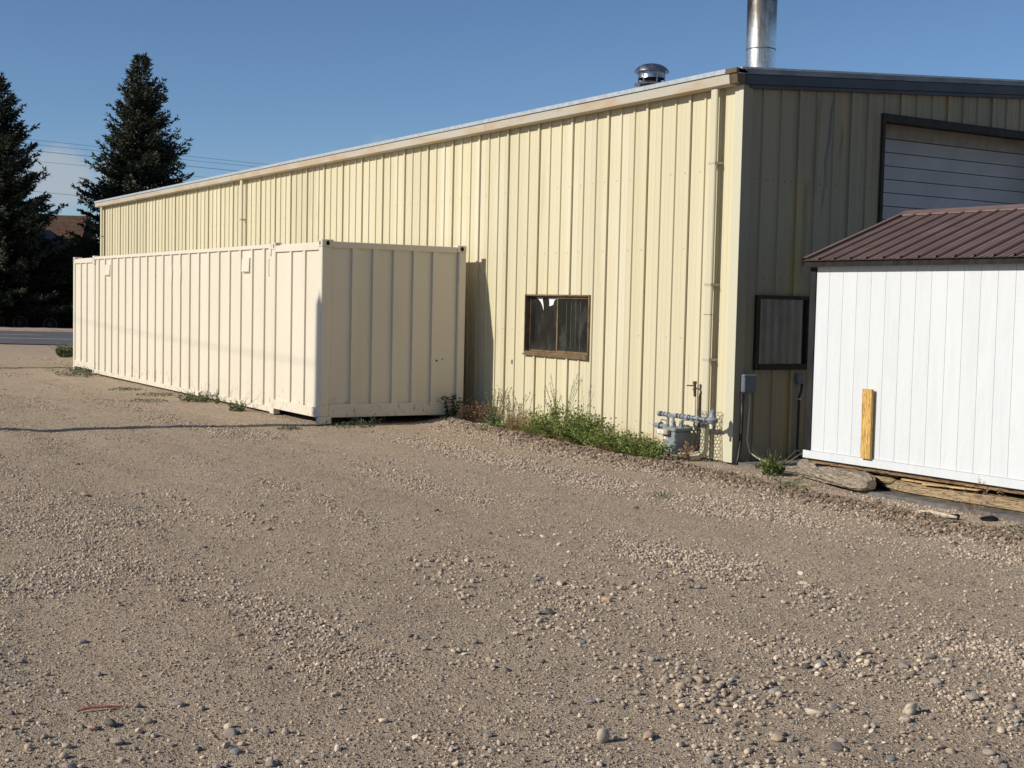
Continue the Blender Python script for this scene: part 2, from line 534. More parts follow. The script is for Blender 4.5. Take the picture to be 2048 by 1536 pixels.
def mk_asphalt():
    m = Mat("asphalt", 0.85, 0, 0.3)
    n = m.noise(0.6, (1, 1, 1), 5)
    n2 = m.noise(40, (1, 1, 1), 3)
    c = m.mix(m.rng(n, 0.3, 0.7), (0.085, 0.085, 0.09), (0.115, 0.112, 0.115))
    c = m.mix(m.rng(n2, 0.4, 0.7, 0, 0.4), c, (0.16, 0.155, 0.15))
    m.color(c)
    return m.m


M['asphalt'] = mk_asphalt()
M['paint'] = simple("road_line_paint", (0.55, 0.54, 0.50), 0.7, 0, 0.3, 3)
M['walk'] = simple("pink_tan_pavement", (0.42, 0.31, 0.24), 0.9, 0, 0.2, 2)


def mk_stone(name, a, b):
    m = Mat(name, 0.85, 0, 0.25)
    n = m.noise(18, (1, 1, 1), 5, 0.65, obj=True)
    c = m.mix(m.rng(n, 0.35, 0.7), a, b)
    c = m.val(c, m.rng(m.oi.outputs['Random'], 0, 1, 0.8, 1.15, False))
    m.color(c)
    m.bump(n, 0.5, 0.01)
    return m.m


M['st_grey'] = mk_stone("grey_stone", (0.33, 0.28, 0.235), (0.25, 0.215, 0.18))
M['st_pale'] = mk_stone("pale_stone", (0.58, 0.49, 0.38), (0.48, 0.395, 0.29))
M['st_tan'] = mk_stone("tan_stone", (0.44, 0.34, 0.235), (0.36, 0.275, 0.19))
M['st_pink'] = mk_stone("pinkish_stone", (0.45, 0.31, 0.235), (0.36, 0.245, 0.19))
M['st_dark'] = mk_stone("dark_stone", (0.10, 0.085, 0.075), (0.15, 0.13, 0.115))
M['st_blue'] = mk_stone("blue_grey_stone", (0.235, 0.23, 0.225), (0.18, 0.18, 0.18))
M['st_salmon'] = mk_stone("salmon_stone", (0.60, 0.40, 0.25), (0.52, 0.34, 0.2))


def mk_pebble():
    m = Mat("mixed_pebbles", 0.9, 0, 0.2)
    r = m.n.new("ShaderNodeValToRGB")
    el = r.color_ramp.elements
    el[0].color = (0.15, 0.13, 0.11, 1)
    el[0].position = 0.0
    el[1].color = (0.68, 0.56, 0.42, 1)
    el[1].position = 1.0
    for p, c in ((0.22, (0.29, 0.24, 0.19, 1)), (0.45, (0.41, 0.325, 0.24, 1)), (0.7, (0.475, 0.375, 0.27, 1)), (0.9, (0.54, 0.43, 0.32, 1))):
        e = el.new(p)
        e.color = c
    m.l.new(m.oi.outputs['Random'], r.inputs[0])
    m.color(r.outputs[0])
    return m.m


M['pebble'] = mk_pebble()
M['crumb'] = simple("dark_soil_crumb", (0.21, 0.15, 0.10), 0.95, 0, 0.3, 9, rnd=0.45)

# ------------------------------------------------------------------ mesh helpers
ORIG = {}      # world origin of things, for parts given in world coordinates


def thing(name, label, cat, loc, group=None, rotz=0.0):
    o = bpy.data.objects.new(name, None)
    o.empty_display_size = 0.2
    COL.objects.link(o)
    o.location = loc
    o.rotation_euler = (0, 0, rotz)
    o['label'] = label
    o['category'] = cat
    if group:
        o['group'] = group
    ORIG[o.name] = Vector(loc)
    return o


def tag(o, label, cat, group=None, kind=None):
    o['label'] = label
    o['category'] = cat
    if group:
        o['group'] = group
    if kind:
        o['kind'] = kind
    return o


class MB:
    def __init__(self):
        self.v = []
        self.f = []

    def add(self, vs, fs):
        b = len(self.v)
        self.v += [tuple(p) for p in vs]
        self.f += [tuple(i + b for i in q) for q in fs]
        return self

    def box(self, x0, x1, y0, y1, z0, z1):
        return self.add([(x0, y0, z0), (x1, y0, z0), (x1, y1, z0), (x0, y1, z0), (x0, y0, z1), (x1, y0, z1), (x1, y1, z1), (x0, y1, z1)],
                        [(0, 3, 2, 1), (4, 5, 6, 7), (0, 1, 5, 4), (1, 2, 6, 5), (2, 3, 7, 6), (3, 0, 4, 7)])

    def prism(self, poly, a, b, axis):
        """closed polygon extruded from a to b along axis; poly given in the two other axes in xyz order"""
        n = len(poly)

        def P(p, t):
            if axis == 'x':
                return (t, p[0], p[1])
            if axis == 'y':
                return (p[0], t, p[1])
            return (p[0], p[1], t)
        vs = [P(p, a) for p in poly] + [P(p, b) for p in poly]
        fs = [(i, (i + 1) % n, n + (i + 1) % n, n + i) for i in range(n)]
        fs += [tuple(range(n - 1, -1, -1)), tuple(range(n, 2 * n))]
        return self.add(vs, fs)

    def tube(self, path, r, n=8, cap=True):
        path = [Vector(p) for p in path]
        rs = r if isinstance(r, (list, tuple)) else [r] * len(path)
        vs, fs = [], []
        up = None
        for i, p in enumerate(path):
            a = path[max(i - 1, 0)]
            b = path[min(i + 1, len(path) - 1)]
            t = (b - a).normalized()
            if up is None:
                up = t.orthogonal().normalized()
            up = (up - t * up.dot(t))
            up = up.normalized() if up.length > 1e-6 else t.orthogonal().normalized()
            w = t.cross(up)
            for k in range(n):
                an = 2 * math.pi * k / n
                vs.append(p + (up * math.cos(an) + w * math.sin(an)) * rs[i])
        for i in range(len(path) - 1):
            for k in range(n):
                k2 = (k + 1) % n
                fs.append((i * n + k, i * n + k2, (i + 1) * n + k2, (i + 1) * n + k))
        if cap:
            fs.append(tuple(range(n - 1, -1, -1)))
            fs.append(tuple((len(path) - 1) * n + k for k in range(n)))
        return self.add(vs, fs)

    def lathe(self, prof, c, n=24, cap=True):
        vs, fs = [], []
        for (r, z) in prof:
            for k in range(n):
                an = 2 * math.pi * k / n
                vs.append((c[0] + r * math.cos(an), c[1] + r * math.sin(an), c[2] + z))
        for i in range(len(prof) - 1):
            for k in range(n):
                k2 = (k + 1) % n
                fs.append((i * n + k, i * n + k2, (i + 1) * n + k2, (i + 1) * n + k))
        if cap:
            fs.append(tuple(range(n - 1, -1, -1)))
            fs.append(tuple((len(prof) - 1) * n + k for k in range(n)))
        return self.add(vs, fs)

    def mesh(self, name, mat, smooth=False, off=(0, 0, 0), bevel=0.0, fix=True):
        me = bpy.data.meshes.new(name)
        ox, oy, oz = off
        me.from_pydata([(x - ox, y - oy, z - oz) for x, y, z in self.v], [], self.f)
        if fix:
            bm = bmesh.new()
            bm.from_mesh(me)
            bmesh.ops.recalc_face_normals(bm, faces=bm.faces)
            if bevel:
                bmesh.ops.bevel(bm, geom=list(bm.edges), offset=bevel, segments=1, affect='EDGES', clamp_overlap=True)
            bm.to_mesh(me)
            bm.free()
        me.materials.append(mat)
        if smooth:
            me.polygons.foreach_set("use_smooth", [True] * len(me.polygons))
        me.update()
        return me

    def build(self, name, mat, parent=None, smooth=False, local=False, bevel=0.0, origin=None, fix=True):
        off = Vector((0, 0, 0))
        if origin is not None:
            off = Vector(origin)
        elif parent is not None and not local:
            off = ORIG[parent.name]
        me = self.mesh(name, mat, smooth, off, bevel, fix)
        o = bpy.data.objects.new(name, me)
        COL.objects.link(o)
        if parent is not None:
            o.parent = parent
            if origin is not None and not local:
                o.location = off - ORIG[parent.name]
        elif origin is not None:
            o.location = off
        ORIG[o.name] = Vector(off)
        return o


def inst(me, name, parent, loc, rot=(0, 0, 0), scale=(1, 1, 1)):
    """object sharing a mesh; loc is in the parent's space"""
    o = bpy.data.objects.new(name, me)
    COL.objects.link(o)
    o.parent = parent
    o.location = loc
    o.rotation_euler = rot
    o.scale = scale
    return o


def smooth_by_angle(o, ang=35):
    me = o.data
    me.polygons.foreach_set("use_smooth", [True] * len(me.polygons))
    bm = bmesh.new()
    bm.from_mesh(me)
    a = math.radians(ang)
    for e in bm.edges:
        if len(e.link_faces) == 2 and e.calc_face_angle(0) > a:
            e.smooth = False
    bm.to_mesh(me)
    bm.free()


# ------------------------------------------------------------------ noise for terrain and scatter
_T = np.random.default_rng(3).random((256, 256))


def vnoise(x, y):
    x = np.asarray(x, float)
    y = np.asarray(y, float)
    xi = np.floor(x).astype(int)
    yi = np.floor(y).astype(int)
    fx = x - xi
    fy = y - yi
    fx = fx * fx * (3 - 2 * fx)
    fy = fy * fy * (3 - 2 * fy)
    a = _T[xi & 255, yi & 255]
    b = _T[(xi + 1) & 255, yi & 255]
    c = _T[xi & 255, (yi + 1) & 255]
    d = _T[(xi + 1) & 255, (yi + 1) & 255]
    return (a * (1 - fx) + b * fx) * (1 - fy) + (c * (1 - fx) + d * fx) * fy


def fbm(x, y, o=4):
    s, a, t = 0.0, 1.0, 0.0
    for k in range(o):
        s = s + a * vnoise(x * 2 ** k + 17.3 * k, y * 2 ** k + 9.1 * k)
        t += a
        a *= 0.5
    return s / t


def sstep(a, b, x):
    t = np.clip((np.asarray(x, float) - a) / (b - a), 0, 1)
    return t * t * (3 - 2 * t)


BANK = [(0.9, 2.34), (0.3, 2.25), (-1.22, 2.02), (-3.13, 1.78), (-4.75, 1.66), (-5.92, 1.66), (-6.57, 1.85), (-7.56, 1.8), (-8.76, 1.6), (-10.66, 1.5), (-13, 1.4), (-20, 1.4)]
_by = np.array([b[0] for b in BANK][::-1])
_bx = np.array([b[1] for b in BANK][::-1])


def bank(x, y):
    """0..1 weight of the strip of disturbed soil along the wall"""
    cx = np.interp(y, _by, _bx)
    d = np.asarray(x) - cx
    w = np.exp(-(d / 0.24) ** 2) * sstep(1.2, -0.6, y)
    return w


def gz(x, y):
    x = np.asarray(x, float)
    y = np.asarray(y, float)
    z = 0.075 * (fbm(x * 0.35 + 3, y * 0.22 + 8, 3) - 0.5)
    z = z + 0.040 * (vnoise(x * 1.5 + 40, y * 0.25 + 5) - 0.5)
    rut = sstep(0.45, 0.65, vnoise(x * 0.8 + 9, y * 0.08 + 3))
    z = z + rut * 0.010 * (vnoise(x * 9 + 4, y * 0.35 + 1) - 0.5)
    near = sstep(40, 22, y)
    z = z * near * np.where((x > -1.0) & (y > -1.0), 0.35, 1.0)
    z = z + (0.020 * (fbm(x * 4.2, y * 4.2, 4) - 0.5) + 0.010 * (vnoise(x * 17, y * 17) - 0.5)) * near
    b = bank(x, y)
    z = z + b * (0.075 + 0.07 * (fbm(x * 7, y * 7, 3) - 0.45))
    z = z - 0.012
    return z


# ------------------------------------------------------------------ ground sheet
def axis(segs):
    out = []
    for a, b, s in segs:
        n = max(1, int(round((b - a) / s)))
        out += list(np.linspace(a, b, n, endpoint=False))
    out.append(segs[-1][1])
    return np.array(out)


gx = axis([(-3000, -400, 400), (-400, -60, 60), (-60, -16, 6), (-16, -9, 0.5), (-9, 4.4, 0.045), (4.4, 10, 0.6), (10, 60, 6), (60, 400, 60), (400, 3000, 400)])
gy = axis([(-3000, -400, 400), (-400, -60, 60), (-60, -22, 4), (-22, -17, 0.4), (-17, 1.5, 0.045), (1.5, 26, 0.10), (26, 60, 1.5), (60, 400, 40), (400, 3600, 400)])
GX, GY = np.meshgrid(gx, gy, indexing='ij')
GZ = gz(GX, GY)
nx, ny = GX.shape
co = np.stack([GX, GY, GZ], -1).reshape(-1, 3)
idx = np.arange(nx * ny).reshape(nx, ny)
quads = np.stack([idx[:-1, :-1], idx[1:, :-1], idx[1:, 1:], idx[:-1, 1:]], -1).reshape(-1, 4)


def mesh_np(name, co, faces, mat, smooth=True, attrs=None):
    me = bpy.data.meshes.new(name)
    k = faces.shape[1]
    me.vertices.add(len(co))
    me.vertices.foreach_set("co", np.ascontiguousarray(co, dtype=np.float32).ravel())
    me.loops.add(faces.size)
    me.loops.foreach_set("vertex_index", faces.astype(np.int32).ravel())
    me.polygons.add(len(faces))
    me.polygons.foreach_set("loop_start", np.arange(0, faces.size, k, dtype=np.int32))
    me.update(calc_edges=True)
    me.validate()
    if smooth:
        me.polygons.foreach_set("use_smooth", np.ones(len(faces), dtype=bool))
    me.materials.append(mat)
    for an, (dom, data) in (attrs or {}).items():
        a = me.attributes.new(an, 'FLOAT', dom)
        a.data.foreach_set("value", np.ascontiguousarray(data, dtype=np.float32))
    return me


ground = bpy.data.objects.new("ground", mesh_np("ground", co, quads, M['ground'], True, {"bank": ('POINT', bank(GX, GY).ravel())}))
COL.objects.link(ground)
tag(ground, "tan gravel and dirt lot running up to the cream metal building", "ground", kind='structure')

# ------------------------------------------------------------------ street beyond the lot
DR = Vector((0.86, -0.51, 0)).normalized()     # along the street
NR = Vector((0.51, 0.86, 0)).normalized()      # away from the lot


def street(n0, n1, z, d0=-220, d1=120, thick=None):
    mb = MB()
    a = [DR * d0 + NR * n0, DR * d1 + NR * n0, DR * d1 + NR * n1, DR * d0 + NR * n1]
    if thick:
        mb.add([(p.x, p.y, z - thick) for p in a] + [(p.x, p.y, z) for p in a],
               [(0, 3, 2, 1), (4, 5, 6, 7), (0, 1, 5, 4), (1, 2, 6, 5), (2, 3, 7, 6), (3, 0, 4, 7)])
    else:
        mb.add([(p.x, p.y, z) for p in a], [(0, 1, 2, 3)])
    return mb


road = street(30.0, 47.0, 0.022).build("road", M['asphalt'])
tag(road, "grey asphalt street crossing behind the container", "road", kind='structure')
mk = bpy.data.objects
rl = street(36.0, 36.32, 0.028).build("road_marking", M['paint'])
tag(rl, "long white line along the near side of the street", "road marking", kind='structure')
rl = street(40.9, 41.15, 0.028, -220, -18.2).build("road_marking", M['paint'])
tag(rl, "white line in the middle of the street ending left of the container", "road marking", kind='structure')
pv = street(47.0, 50.6, 0.12, thick=0.25).build("pavement", M['walk'])
tag(pv, "pinkish pavement strip on the far side of the street", "pavement", kind='structure')
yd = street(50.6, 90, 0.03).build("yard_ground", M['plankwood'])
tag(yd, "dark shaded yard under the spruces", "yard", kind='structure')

# ------------------------------------------------------------------ main metal building
WX = 2.94
Y0, Y1 = -6.42, 24.86
WTOP = 4.80
PITCH = 0.0735
GYP = -6.40
bld = thing("metal_building", "long cream ribbed metal building with a dark trimmed gable end", "building", (WX, Y0, 0))
RIB = 0.3105


def profile(n_cells, s_off=0.0, joint=True):
    pts = []
    for k in range(n_cells):
        b = k * RIB
        h = 0.036 if (k == 0 and joint) else 0.022
        e = -0.007 if (k == 0 and joint) else 0.005
        pts += [(b, 0.0), (b + e, -h), (b + 0.036, -h), (b + 0.056, -0.0004)]
        for c in (0.135, 0.222):
            pts += [(b + c, -0.0004), (b + c + 0.006, -0.0045), (b + c + 0.018, -0.0045), (b + c + 0.024, -0.0004)]
    pts.append((n_cells * RIB, 0.0 if not joint else -0.0004))
    return pts


def wall_panel_mb(s0, z_of, zb, hole=None, cells=3):
    """corrugated sheet along +s, outward = -depth; z_of(s) gives the top; hole=(sa,sb,za,zb)"""
    pts = profile(cells)
    if hole:
        for sh in (hole[0] - s0, hole[1] - s0):
            for i in range(len(pts) - 1):
                if pts[i][0] < sh < pts[i + 1][0]:
                    t = (sh - pts[i][0]) / (pts[i + 1][0] - pts[i][0])
                    pts.insert(i + 1, (sh, pts[i][1] + t * (pts[i + 1][1] - pts[i][1])))
                    break
    quads = []
    for (a, da), (b, db) in zip(pts[:-1], pts[1:]):
        if abs(b - a) < 1e-6:
            continue
        m = s0 + 0.5 * (a + b)
        if hole and hole[0] < m < hole[1]:
            if hole[2] > zb:
                quads.append(((a, da, zb), (b, db, zb), (b, db, hole[2]), (a, da, hole[2])))
            if hole[3] < 90:
                quads.append(((a, da, hole[3]), (b, db, hole[3]), (b, db, z_of(s0 + b)), (a, da, z_of(s0 + a))))
        else:
            quads.append(((a, da, zb), (b, db, zb), (b, db, z_of(s0 + b)), (a, da, z_of(s0 + a))))
    return quads


def panel_mesh(quads, mapf, mat):
    mb = MB()
    for q in quads:
        mb.add([mapf(*p) for p in q], [(0, 1, 2, 3)])
    me = bpy.data.meshes.new("wall_panel")
    me.from_pydata(mb.v, [], mb.f)
    bm = bmesh.new()
    bm.from_mesh(me)
    bmesh.ops.remove_doubles(bm, verts=bm.verts, dist=1e-5)
    bm.to_mesh(me)
    bm.free()
    me.materials.append(mat)
    return me


SJ = -1.675
PW = 3 * RIB
WIN = (-3.175, -1.375, 1.19, 2.12)
long_map = lambda s, d, z: (d, s, z)
std = panel_mesh(wall_panel_mb(0, lambda s: WTOP + 0.05, 0.0), long_map, M['wall'])
for j in range(-5, 29):
    s0 = SJ + PW * j
    if s0 + PW < WIN[0] or s0 > WIN[1]:
        me = std
        if j == 28:
            me = panel_mesh(wall_panel_mb(s0, lambda s: WTOP + 0.05, 0.0, cells=1), long_map, M['wall'])
    else:
        me = panel_mesh(wall_panel_mb(s0, lambda s: WTOP + 0.05, 0.0, WIN), long_map, M['wall'])
    inst(me, "wall_panel", bld, (0, s0 - Y0, 0))

# gable panels: along +x, outward -y
GJ = 3.579 - 2 * RIB
DOORX, DOORZ = 5.43, 4.635
GWIN = (3.25, 4.21, 1.185, 2.148)
gab_map = lambda s, d, z: (s, d, z)
rake = lambda x: WTOP - 0.045 + PITCH * (x - WX)
XR = 12.5
for j in range(0, 12):
    s0 = GJ + PW * j
    if s0 > XR - 0.2:
        break
    hole = None
    if s0 + PW > GWIN[0] and s0 < GWIN[1]:
        hole = GWIN
    if s0 + PW > DOORX and s0 < 9.4:
        hole = (DOORX, 9.35, -1, DOORZ)
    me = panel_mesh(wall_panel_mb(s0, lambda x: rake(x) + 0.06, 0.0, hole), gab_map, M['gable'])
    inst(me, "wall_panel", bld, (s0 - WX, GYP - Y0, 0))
# the side and back walls that the photograph does not show, plain sheets
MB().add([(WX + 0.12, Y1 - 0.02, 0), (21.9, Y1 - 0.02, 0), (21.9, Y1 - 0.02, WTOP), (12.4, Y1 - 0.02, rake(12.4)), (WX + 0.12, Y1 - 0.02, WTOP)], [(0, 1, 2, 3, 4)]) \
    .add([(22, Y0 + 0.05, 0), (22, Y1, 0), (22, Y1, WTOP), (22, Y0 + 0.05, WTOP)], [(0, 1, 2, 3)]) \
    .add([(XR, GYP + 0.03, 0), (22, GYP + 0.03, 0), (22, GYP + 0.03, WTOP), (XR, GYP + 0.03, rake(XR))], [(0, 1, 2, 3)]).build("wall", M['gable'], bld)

# rows of sheet screws along the girts
m = MB()
for zg in (0.35, 1.55, 2.75, 3.75):
    for k in range(-18, 60):
        yy = SJ + RIB * k + 0.10
        if yy < -6.2 or random.random() < 0.35 or (WIN[0] - 0.05 < yy < WIN[1] + 0.05 and 1.1 < zg < 2.2):
            continue
        m.box(WX - 0.007, WX - 0.0005, yy, yy + 0.014, zg, zg + 0.014)
o = m.build("screw", M['gutter'], bld)
o['kind'] = 'stuff'
m = MB()
for zg in (1.12, 2.35, 3.62):
    for k in range(0, 20):
        xx = GJ + RIB * k + 0.10
        if xx > DOORX - 0.1 or (GWIN[0] - 0.05 < xx < GWIN[1] + 0.05 and 1.18 < zg < 2.2):
            continue
        m.box(xx, xx + 0.014, GYP - 0.007, GYP - 0.0005, zg, zg + 0.014)
        m.box(xx + 0.12, xx + 0.134, GYP - 0.007, GYP - 0.0005, zg, zg + 0.014)
o = m.build("screw", M['darkpipe'], bld)
o['kind'] = 'stuff'

# corner trims
MB().box(WX - 0.042, WX - 0.036, Y0 - 0.040, -6.30, 0.0, WTOP - 0.02).build("corner_trim", M['corner'], bld)
MB().box(WX - 0.0355, WX + 0.115, Y0 - 0.040, Y0 - 0.034, 0.0, WTOP - 0.02).build("corner_trim", M['gable'], bld)  # same cream trim, painted dark here to stand for shade on the gable side
MB().box(WX - 0.04, WX + 0.1, 24.70, Y1, 0, WTOP).build("corner_trim", M['corner'], bld)

# roof: two slopes, a thin slab with ribs
RX = 12.4


def roofz(x):
    return 4.945 + PITCH * (x - 2.76) if x <= RX else 4.945 + PITCH * (RX - 2.76) - PITCH * (x - RX)


mb = MB()
for xa, xb in ((2.76, RX), (RX, 22.1)):
    for dz in (0.0, -0.05):
        pass
    mb.add([(xa, Y0 - 0.10, roofz(xa)), (xb, Y0 - 0.10, roofz(xb)), (xb, Y1 + 0.1, roofz(xb)), (xa, Y1 + 0.1, roofz(xa)),
            (xa, Y0 - 0.10, roofz(xa) - 0.05), (xb, Y0 - 0.10, roofz(xb) - 0.05), (xb, Y1 + 0.1, roofz(xb) - 0.05), (xa, Y1 + 0.1, roofz(xa) - 0.05)],
           [(0, 1, 2, 3), (7, 6, 5, 4), (0, 4, 5, 1), (1, 5, 6, 2), (2, 6, 7, 3), (3, 7, 4, 0)])
roof = mb.build("roof", M['roof'], bld)
mb = MB()
y = Y0 + 0.2
while y < Y1:
    a, b = 2.77, RX - 0.05
    mb.add([(a, y, roofz(a)), (a, y + 0.06, roofz(a)), (a, y + 0.03, roofz(a) + 0.03), (b, y, roofz(b)), (b, y + 0.06, roofz(b)), (b, y + 0.03, roofz(b) + 0.03)],
           [(0, 3, 5, 2), (2, 5, 4, 1), (0, 2, 1)])
    y += 0.6
rr = mb.build("roof_rib", M['roof'], roof)
rr['kind'] = 'stuff'
# galvanised edge above the gutter, gap, gutter
MB().box(2.725, 2.747, -6.30, Y1 + 0.09, 4.915, 4.972).build("roof_edge_trim", M['galv'], bld)
gut = [(2.757, 4.902), (2.770, 4.902), (2.780, 4.83), (2.83, 4.802), (2.90, 4.802), (2.90, 4.79), (2.822, 4.788), (2.768, 4.82), (2.752, 4.902)]
gut = [(2.738, 4.902), (2.765, 4.895), (2.90, 4.895), (2.90, 4.776), (2.78, 4.776), (2.752, 4.788)]
seg = []
yy = -6.36
while yy < Y1 + 0.05:
    ye = min(yy + 6.1, Y1 + 0.08)
    MB().prism(gut, yy, ye - 0.006, 'y').build("gutter_section", M['gutter'], bld)
    yy = ye
# brown corner box at the near end of the gutter
MB().prism([(2.745, 4.898), (2.90, 4.898), (2.90, 4.783), (2.795, 4.783), (2.765, 4.79)], -6.50, -6.362, 'y').add([], []).build("gutter_end_cap", M['brown'], bld)
MB().box(2.7205, 2.90, -6.52, -6.302, 4.908, 4.965).build("corner_cap", M['brown'], bld)
MB().box(2.7145, 2.7200, -6.315, -6.303, 4.935, 4.948).build("screw", M['white'], bld)
MB().box(2.87, 2.882, -6.528, -6.5205, 4.942, 4.955).build("screw", M['white'], bld)


def rakestrip(name, y0, y1, zlo, zhi, mat, xa=2.90, xb=RX):
    """strip following the gable slope; zlo, zhi are heights at x = 2.94"""
    mb = MB()
    z = lambda x, h: h + PITCH * (x - WX)
    mb.add([(xa, y0, z(xa, zlo)), (xb, y0, z(xb, zlo)), (xb, y1, z(xb, zlo)), (xa, y1, z(xa, zlo)),
            (xa, y0, z(xa, zhi)), (xb, y0, z(xb, zhi)), (xb, y1, z(xb, zhi)), (xa, y1, z(xa, zhi))],
           [(0, 3, 2, 1), (4, 5, 6, 7), (0, 1, 5, 4), (1, 2, 6, 5), (2, 3, 7, 6), (3, 0, 4, 7)])
    return mb.build(name, mat, bld)


rakestrip("rake_cap", -6.535, -6.40, 4.965, 4.990, M['galv'], 2.80)
rakestrip("rake_trim", -6.525, -6.40, 4.906, 4.964, M['slate'])
rakestrip("rake_fascia", -6.510, -6.40, 4.782, 4.899, M['navy'])
rakestrip("rake_bottom_trim", -6.475, -6.40, 4.735, 4.779, M['navy'], 3.0)
rakestrip("rake_soffit", -6.40, -6.30, 4.80, 4.96, M['navy'])

# concrete footing
MB().box(WX + 0.02, 22, Y0 - 0.42, Y0 + 0.3, -0.15, 0.012).build("footing", M['concrete'], bld)
MB().box(WX + 0.02, WX + 0.3, Y0 + 0.3, Y1, -0.15, 0.01).build("footing", M['concrete'], bld)


# downspouts on the long wall
def downspout(y, zb, kick=False):
    mb = MB()
    x0, x1 = 2.800, 2.848
    mb.box(x0, x1, y - 0.062, y + 0.062, zb, 4.79)
    d = mb.build("downspout", M['trim'], bld, bevel=0.012)
    for z in (3.83, 2.27, 1.30):
        MB().box(x0 - 0.006, WX - 0.002, y - 0.068, y + 0.068, z - 0.016, z + 0.016).build("strap", M['gutter'], d)
    MB().box(x0 - 0.004, x1 - 0.002, y - 0.066, y + 0.066, 1.88, 1.886).build("pipe_joint", M['bronze'], d)
    return d


dsp = downspout(-6.0, 0.42)
pts = [(2.826, -6.0, 0.44), (2.826, -6.0, 0.22), (2.82, -6.0, 0.13), (2.80, -5.985, 0.075), (2.75, -5.96, 0.045), (2.66, -5.90, 0.035)]
MB().tube(pts, 0.054, 4).build("elbow", M['trim'], dsp)
MB().tube([(2.668, -5.905, 0.036), (2.655, -5.898, 0.0355)], 0.044, 4).build("outlet_opening", M['void'], dsp)
downspout(11.45, 0.0)
downspout(24.42, 0.0)


# long-wall window
def win_parts():
    y0, y1, z0, z1 = WIN
    xo = WX - 0.045
    w = MB()
    w.box(xo, WX + 0.10, y0, y0 + 0.022, z0, z1).box(xo, WX + 0.10, y1 - 0.022, y1, z0, z1)
    w.box(xo, WX + 0.10, y0 + 0.022, y1 - 0.022, z1 - 0.022, z1).box(xo - 0.012, WX + 0.10, y0 + 0.022, y1 - 0.022, z0, z0 + 0.035)
    win = w.build("window", M['bronze'], bld)
    ym = -2.255
    fx = WX + 0.005
    # fixed left sash (farther), sliding right sash (nearer)
    for (a, b, x, t) in ((ym - 0.012, y1 - 0.023, WX + 0.045, 0.020), (y0 + 0.023, ym + 0.018, fx, 0.034)):
        f = MB()
        f.box(x, x + 0.025, a, a + t, z0 + 0.037, z1 - 0.024).box(x, x + 0.025, b - t, b, z0 + 0.037, z1 - 0.024)
        f.box(x, x + 0.025, a + t, b - t, z1 - 0.024 - t, z1 - 0.024).box(x, x + 0.025, a + t, b - t, z0 + 0.037, z0 + 0.037 + t)
        f.build("sash", M['bronze'], win)
        MB().box(x + 0.010, x + 0.016, a + t, b - t, z0 + 0.037 + t, z1 - 0.024 - t).build("pane", M['glass'], win)
    for p in ([(-1.60, 2.072), (-1.78, 2.066), (-1.765, 2.04), (-1.79, 1.95), (-1.80, 1.87), (-1.755, 1.95), (-1.715, 2.0), (-1.66, 2.035)],
              [(-1.92, 2.066), (-2.20, 2.066), (-2.10, 2.03), (-2.07, 1.965), (-2.01, 1.945), (-1.955, 1.94), (-1.965, 1.99), (-1.95, 2.04)]):
        m = MB()
        xs = WX + 0.050
        m.add([(xs - 0.006 + 0.003 * (i % 2), a, b) for i, (a, b) in enumerate(p)] + [(xs, a, b) for a, b in p],
              [tuple(range(len(p))), tuple(range(2 * len(p) - 1, len(p) - 1, -1))] + [(i, (i + 1) % len(p), len(p) + (i + 1) % len(p), len(p) + i) for i in range(len(p))])
        m.build("torn_paper", M['label'], win)
    MB().box(WX + 0.11, WX + 0.13, y0 - 0.05, y1 + 0.05, z0 - 0.05, z1 + 0.05).build("interior_backing", M['void'], win)
    MB().box(xo - 0.02, WX - 0.01, y0 - 0.01, y1 + 0.01, z0 - 0.028, z0 - 0.003).build("sill", M['bronze'], win)
    # faint pale upright strips just in front of the right pane
    for q in range(4):
        yq = -2.50 - 0.125 * q
        MB().box(WX + 0.0125, WX + 0.0148, yq, yq + 0.006, 1.30, 2.02).build("pane_streak", M['concrete'], win)


win_parts()
MB().box(WX - 0.02, WX - 0.004, -1.005, -0.955, 0.99, 1.06).build("outlet_box", M['box'], bld, bevel=0.005)


# gable window with corrugated sheet behind dusty glass
def gwin():
    x0, x1, z0, z1 = GWIN
    yo = GYP - 0.05
    w = MB()
    t = 0.06
    w.box(x0, x0 + t, yo, GYP + 0.10, z0, z1).box(x1 - t, x1, yo, GYP + 0.10, z0, z1)
    w.box(x0 + t, x1 - t, yo, GYP + 0.10, z1 - t * 0.8, z1).box(x0 + t, x1 - t, yo - 0.01, GYP + 0.10, z0, z0 + t * 1.2)
    win = w.build("window", M['darkbronze'], bld)
    MB().box(x0 + t, x1 - t, GYP + 0.005, GYP + 0.010, z0 + t * 1.2, z1 - t * 0.8).build("pane", M['clearglass'], win)
    xs = np.linspace(x0 + t, x1 - t, 7)
    for a, b in zip(xs[:-1], xs[1:]):
        MB().prism([(a + 0.026, GYP + 0.095), (a + 0.036, GYP + 0.030), (b - 0.036, GYP + 0.030), (b - 0.026, GYP + 0.095)], z0 + 0.07, z1 - 0.05, 'z').build("corrugated_strip", M['backing'], win)
    MB().box(x0, x1, GYP + 0.105, GYP + 0.12, z0, z1).build("interior_backing", M['void'], win)


gwin()


# overhead door
def door():
    d = thing("overhead_door", "", "", (DOORX, GYP, 0))
    return d


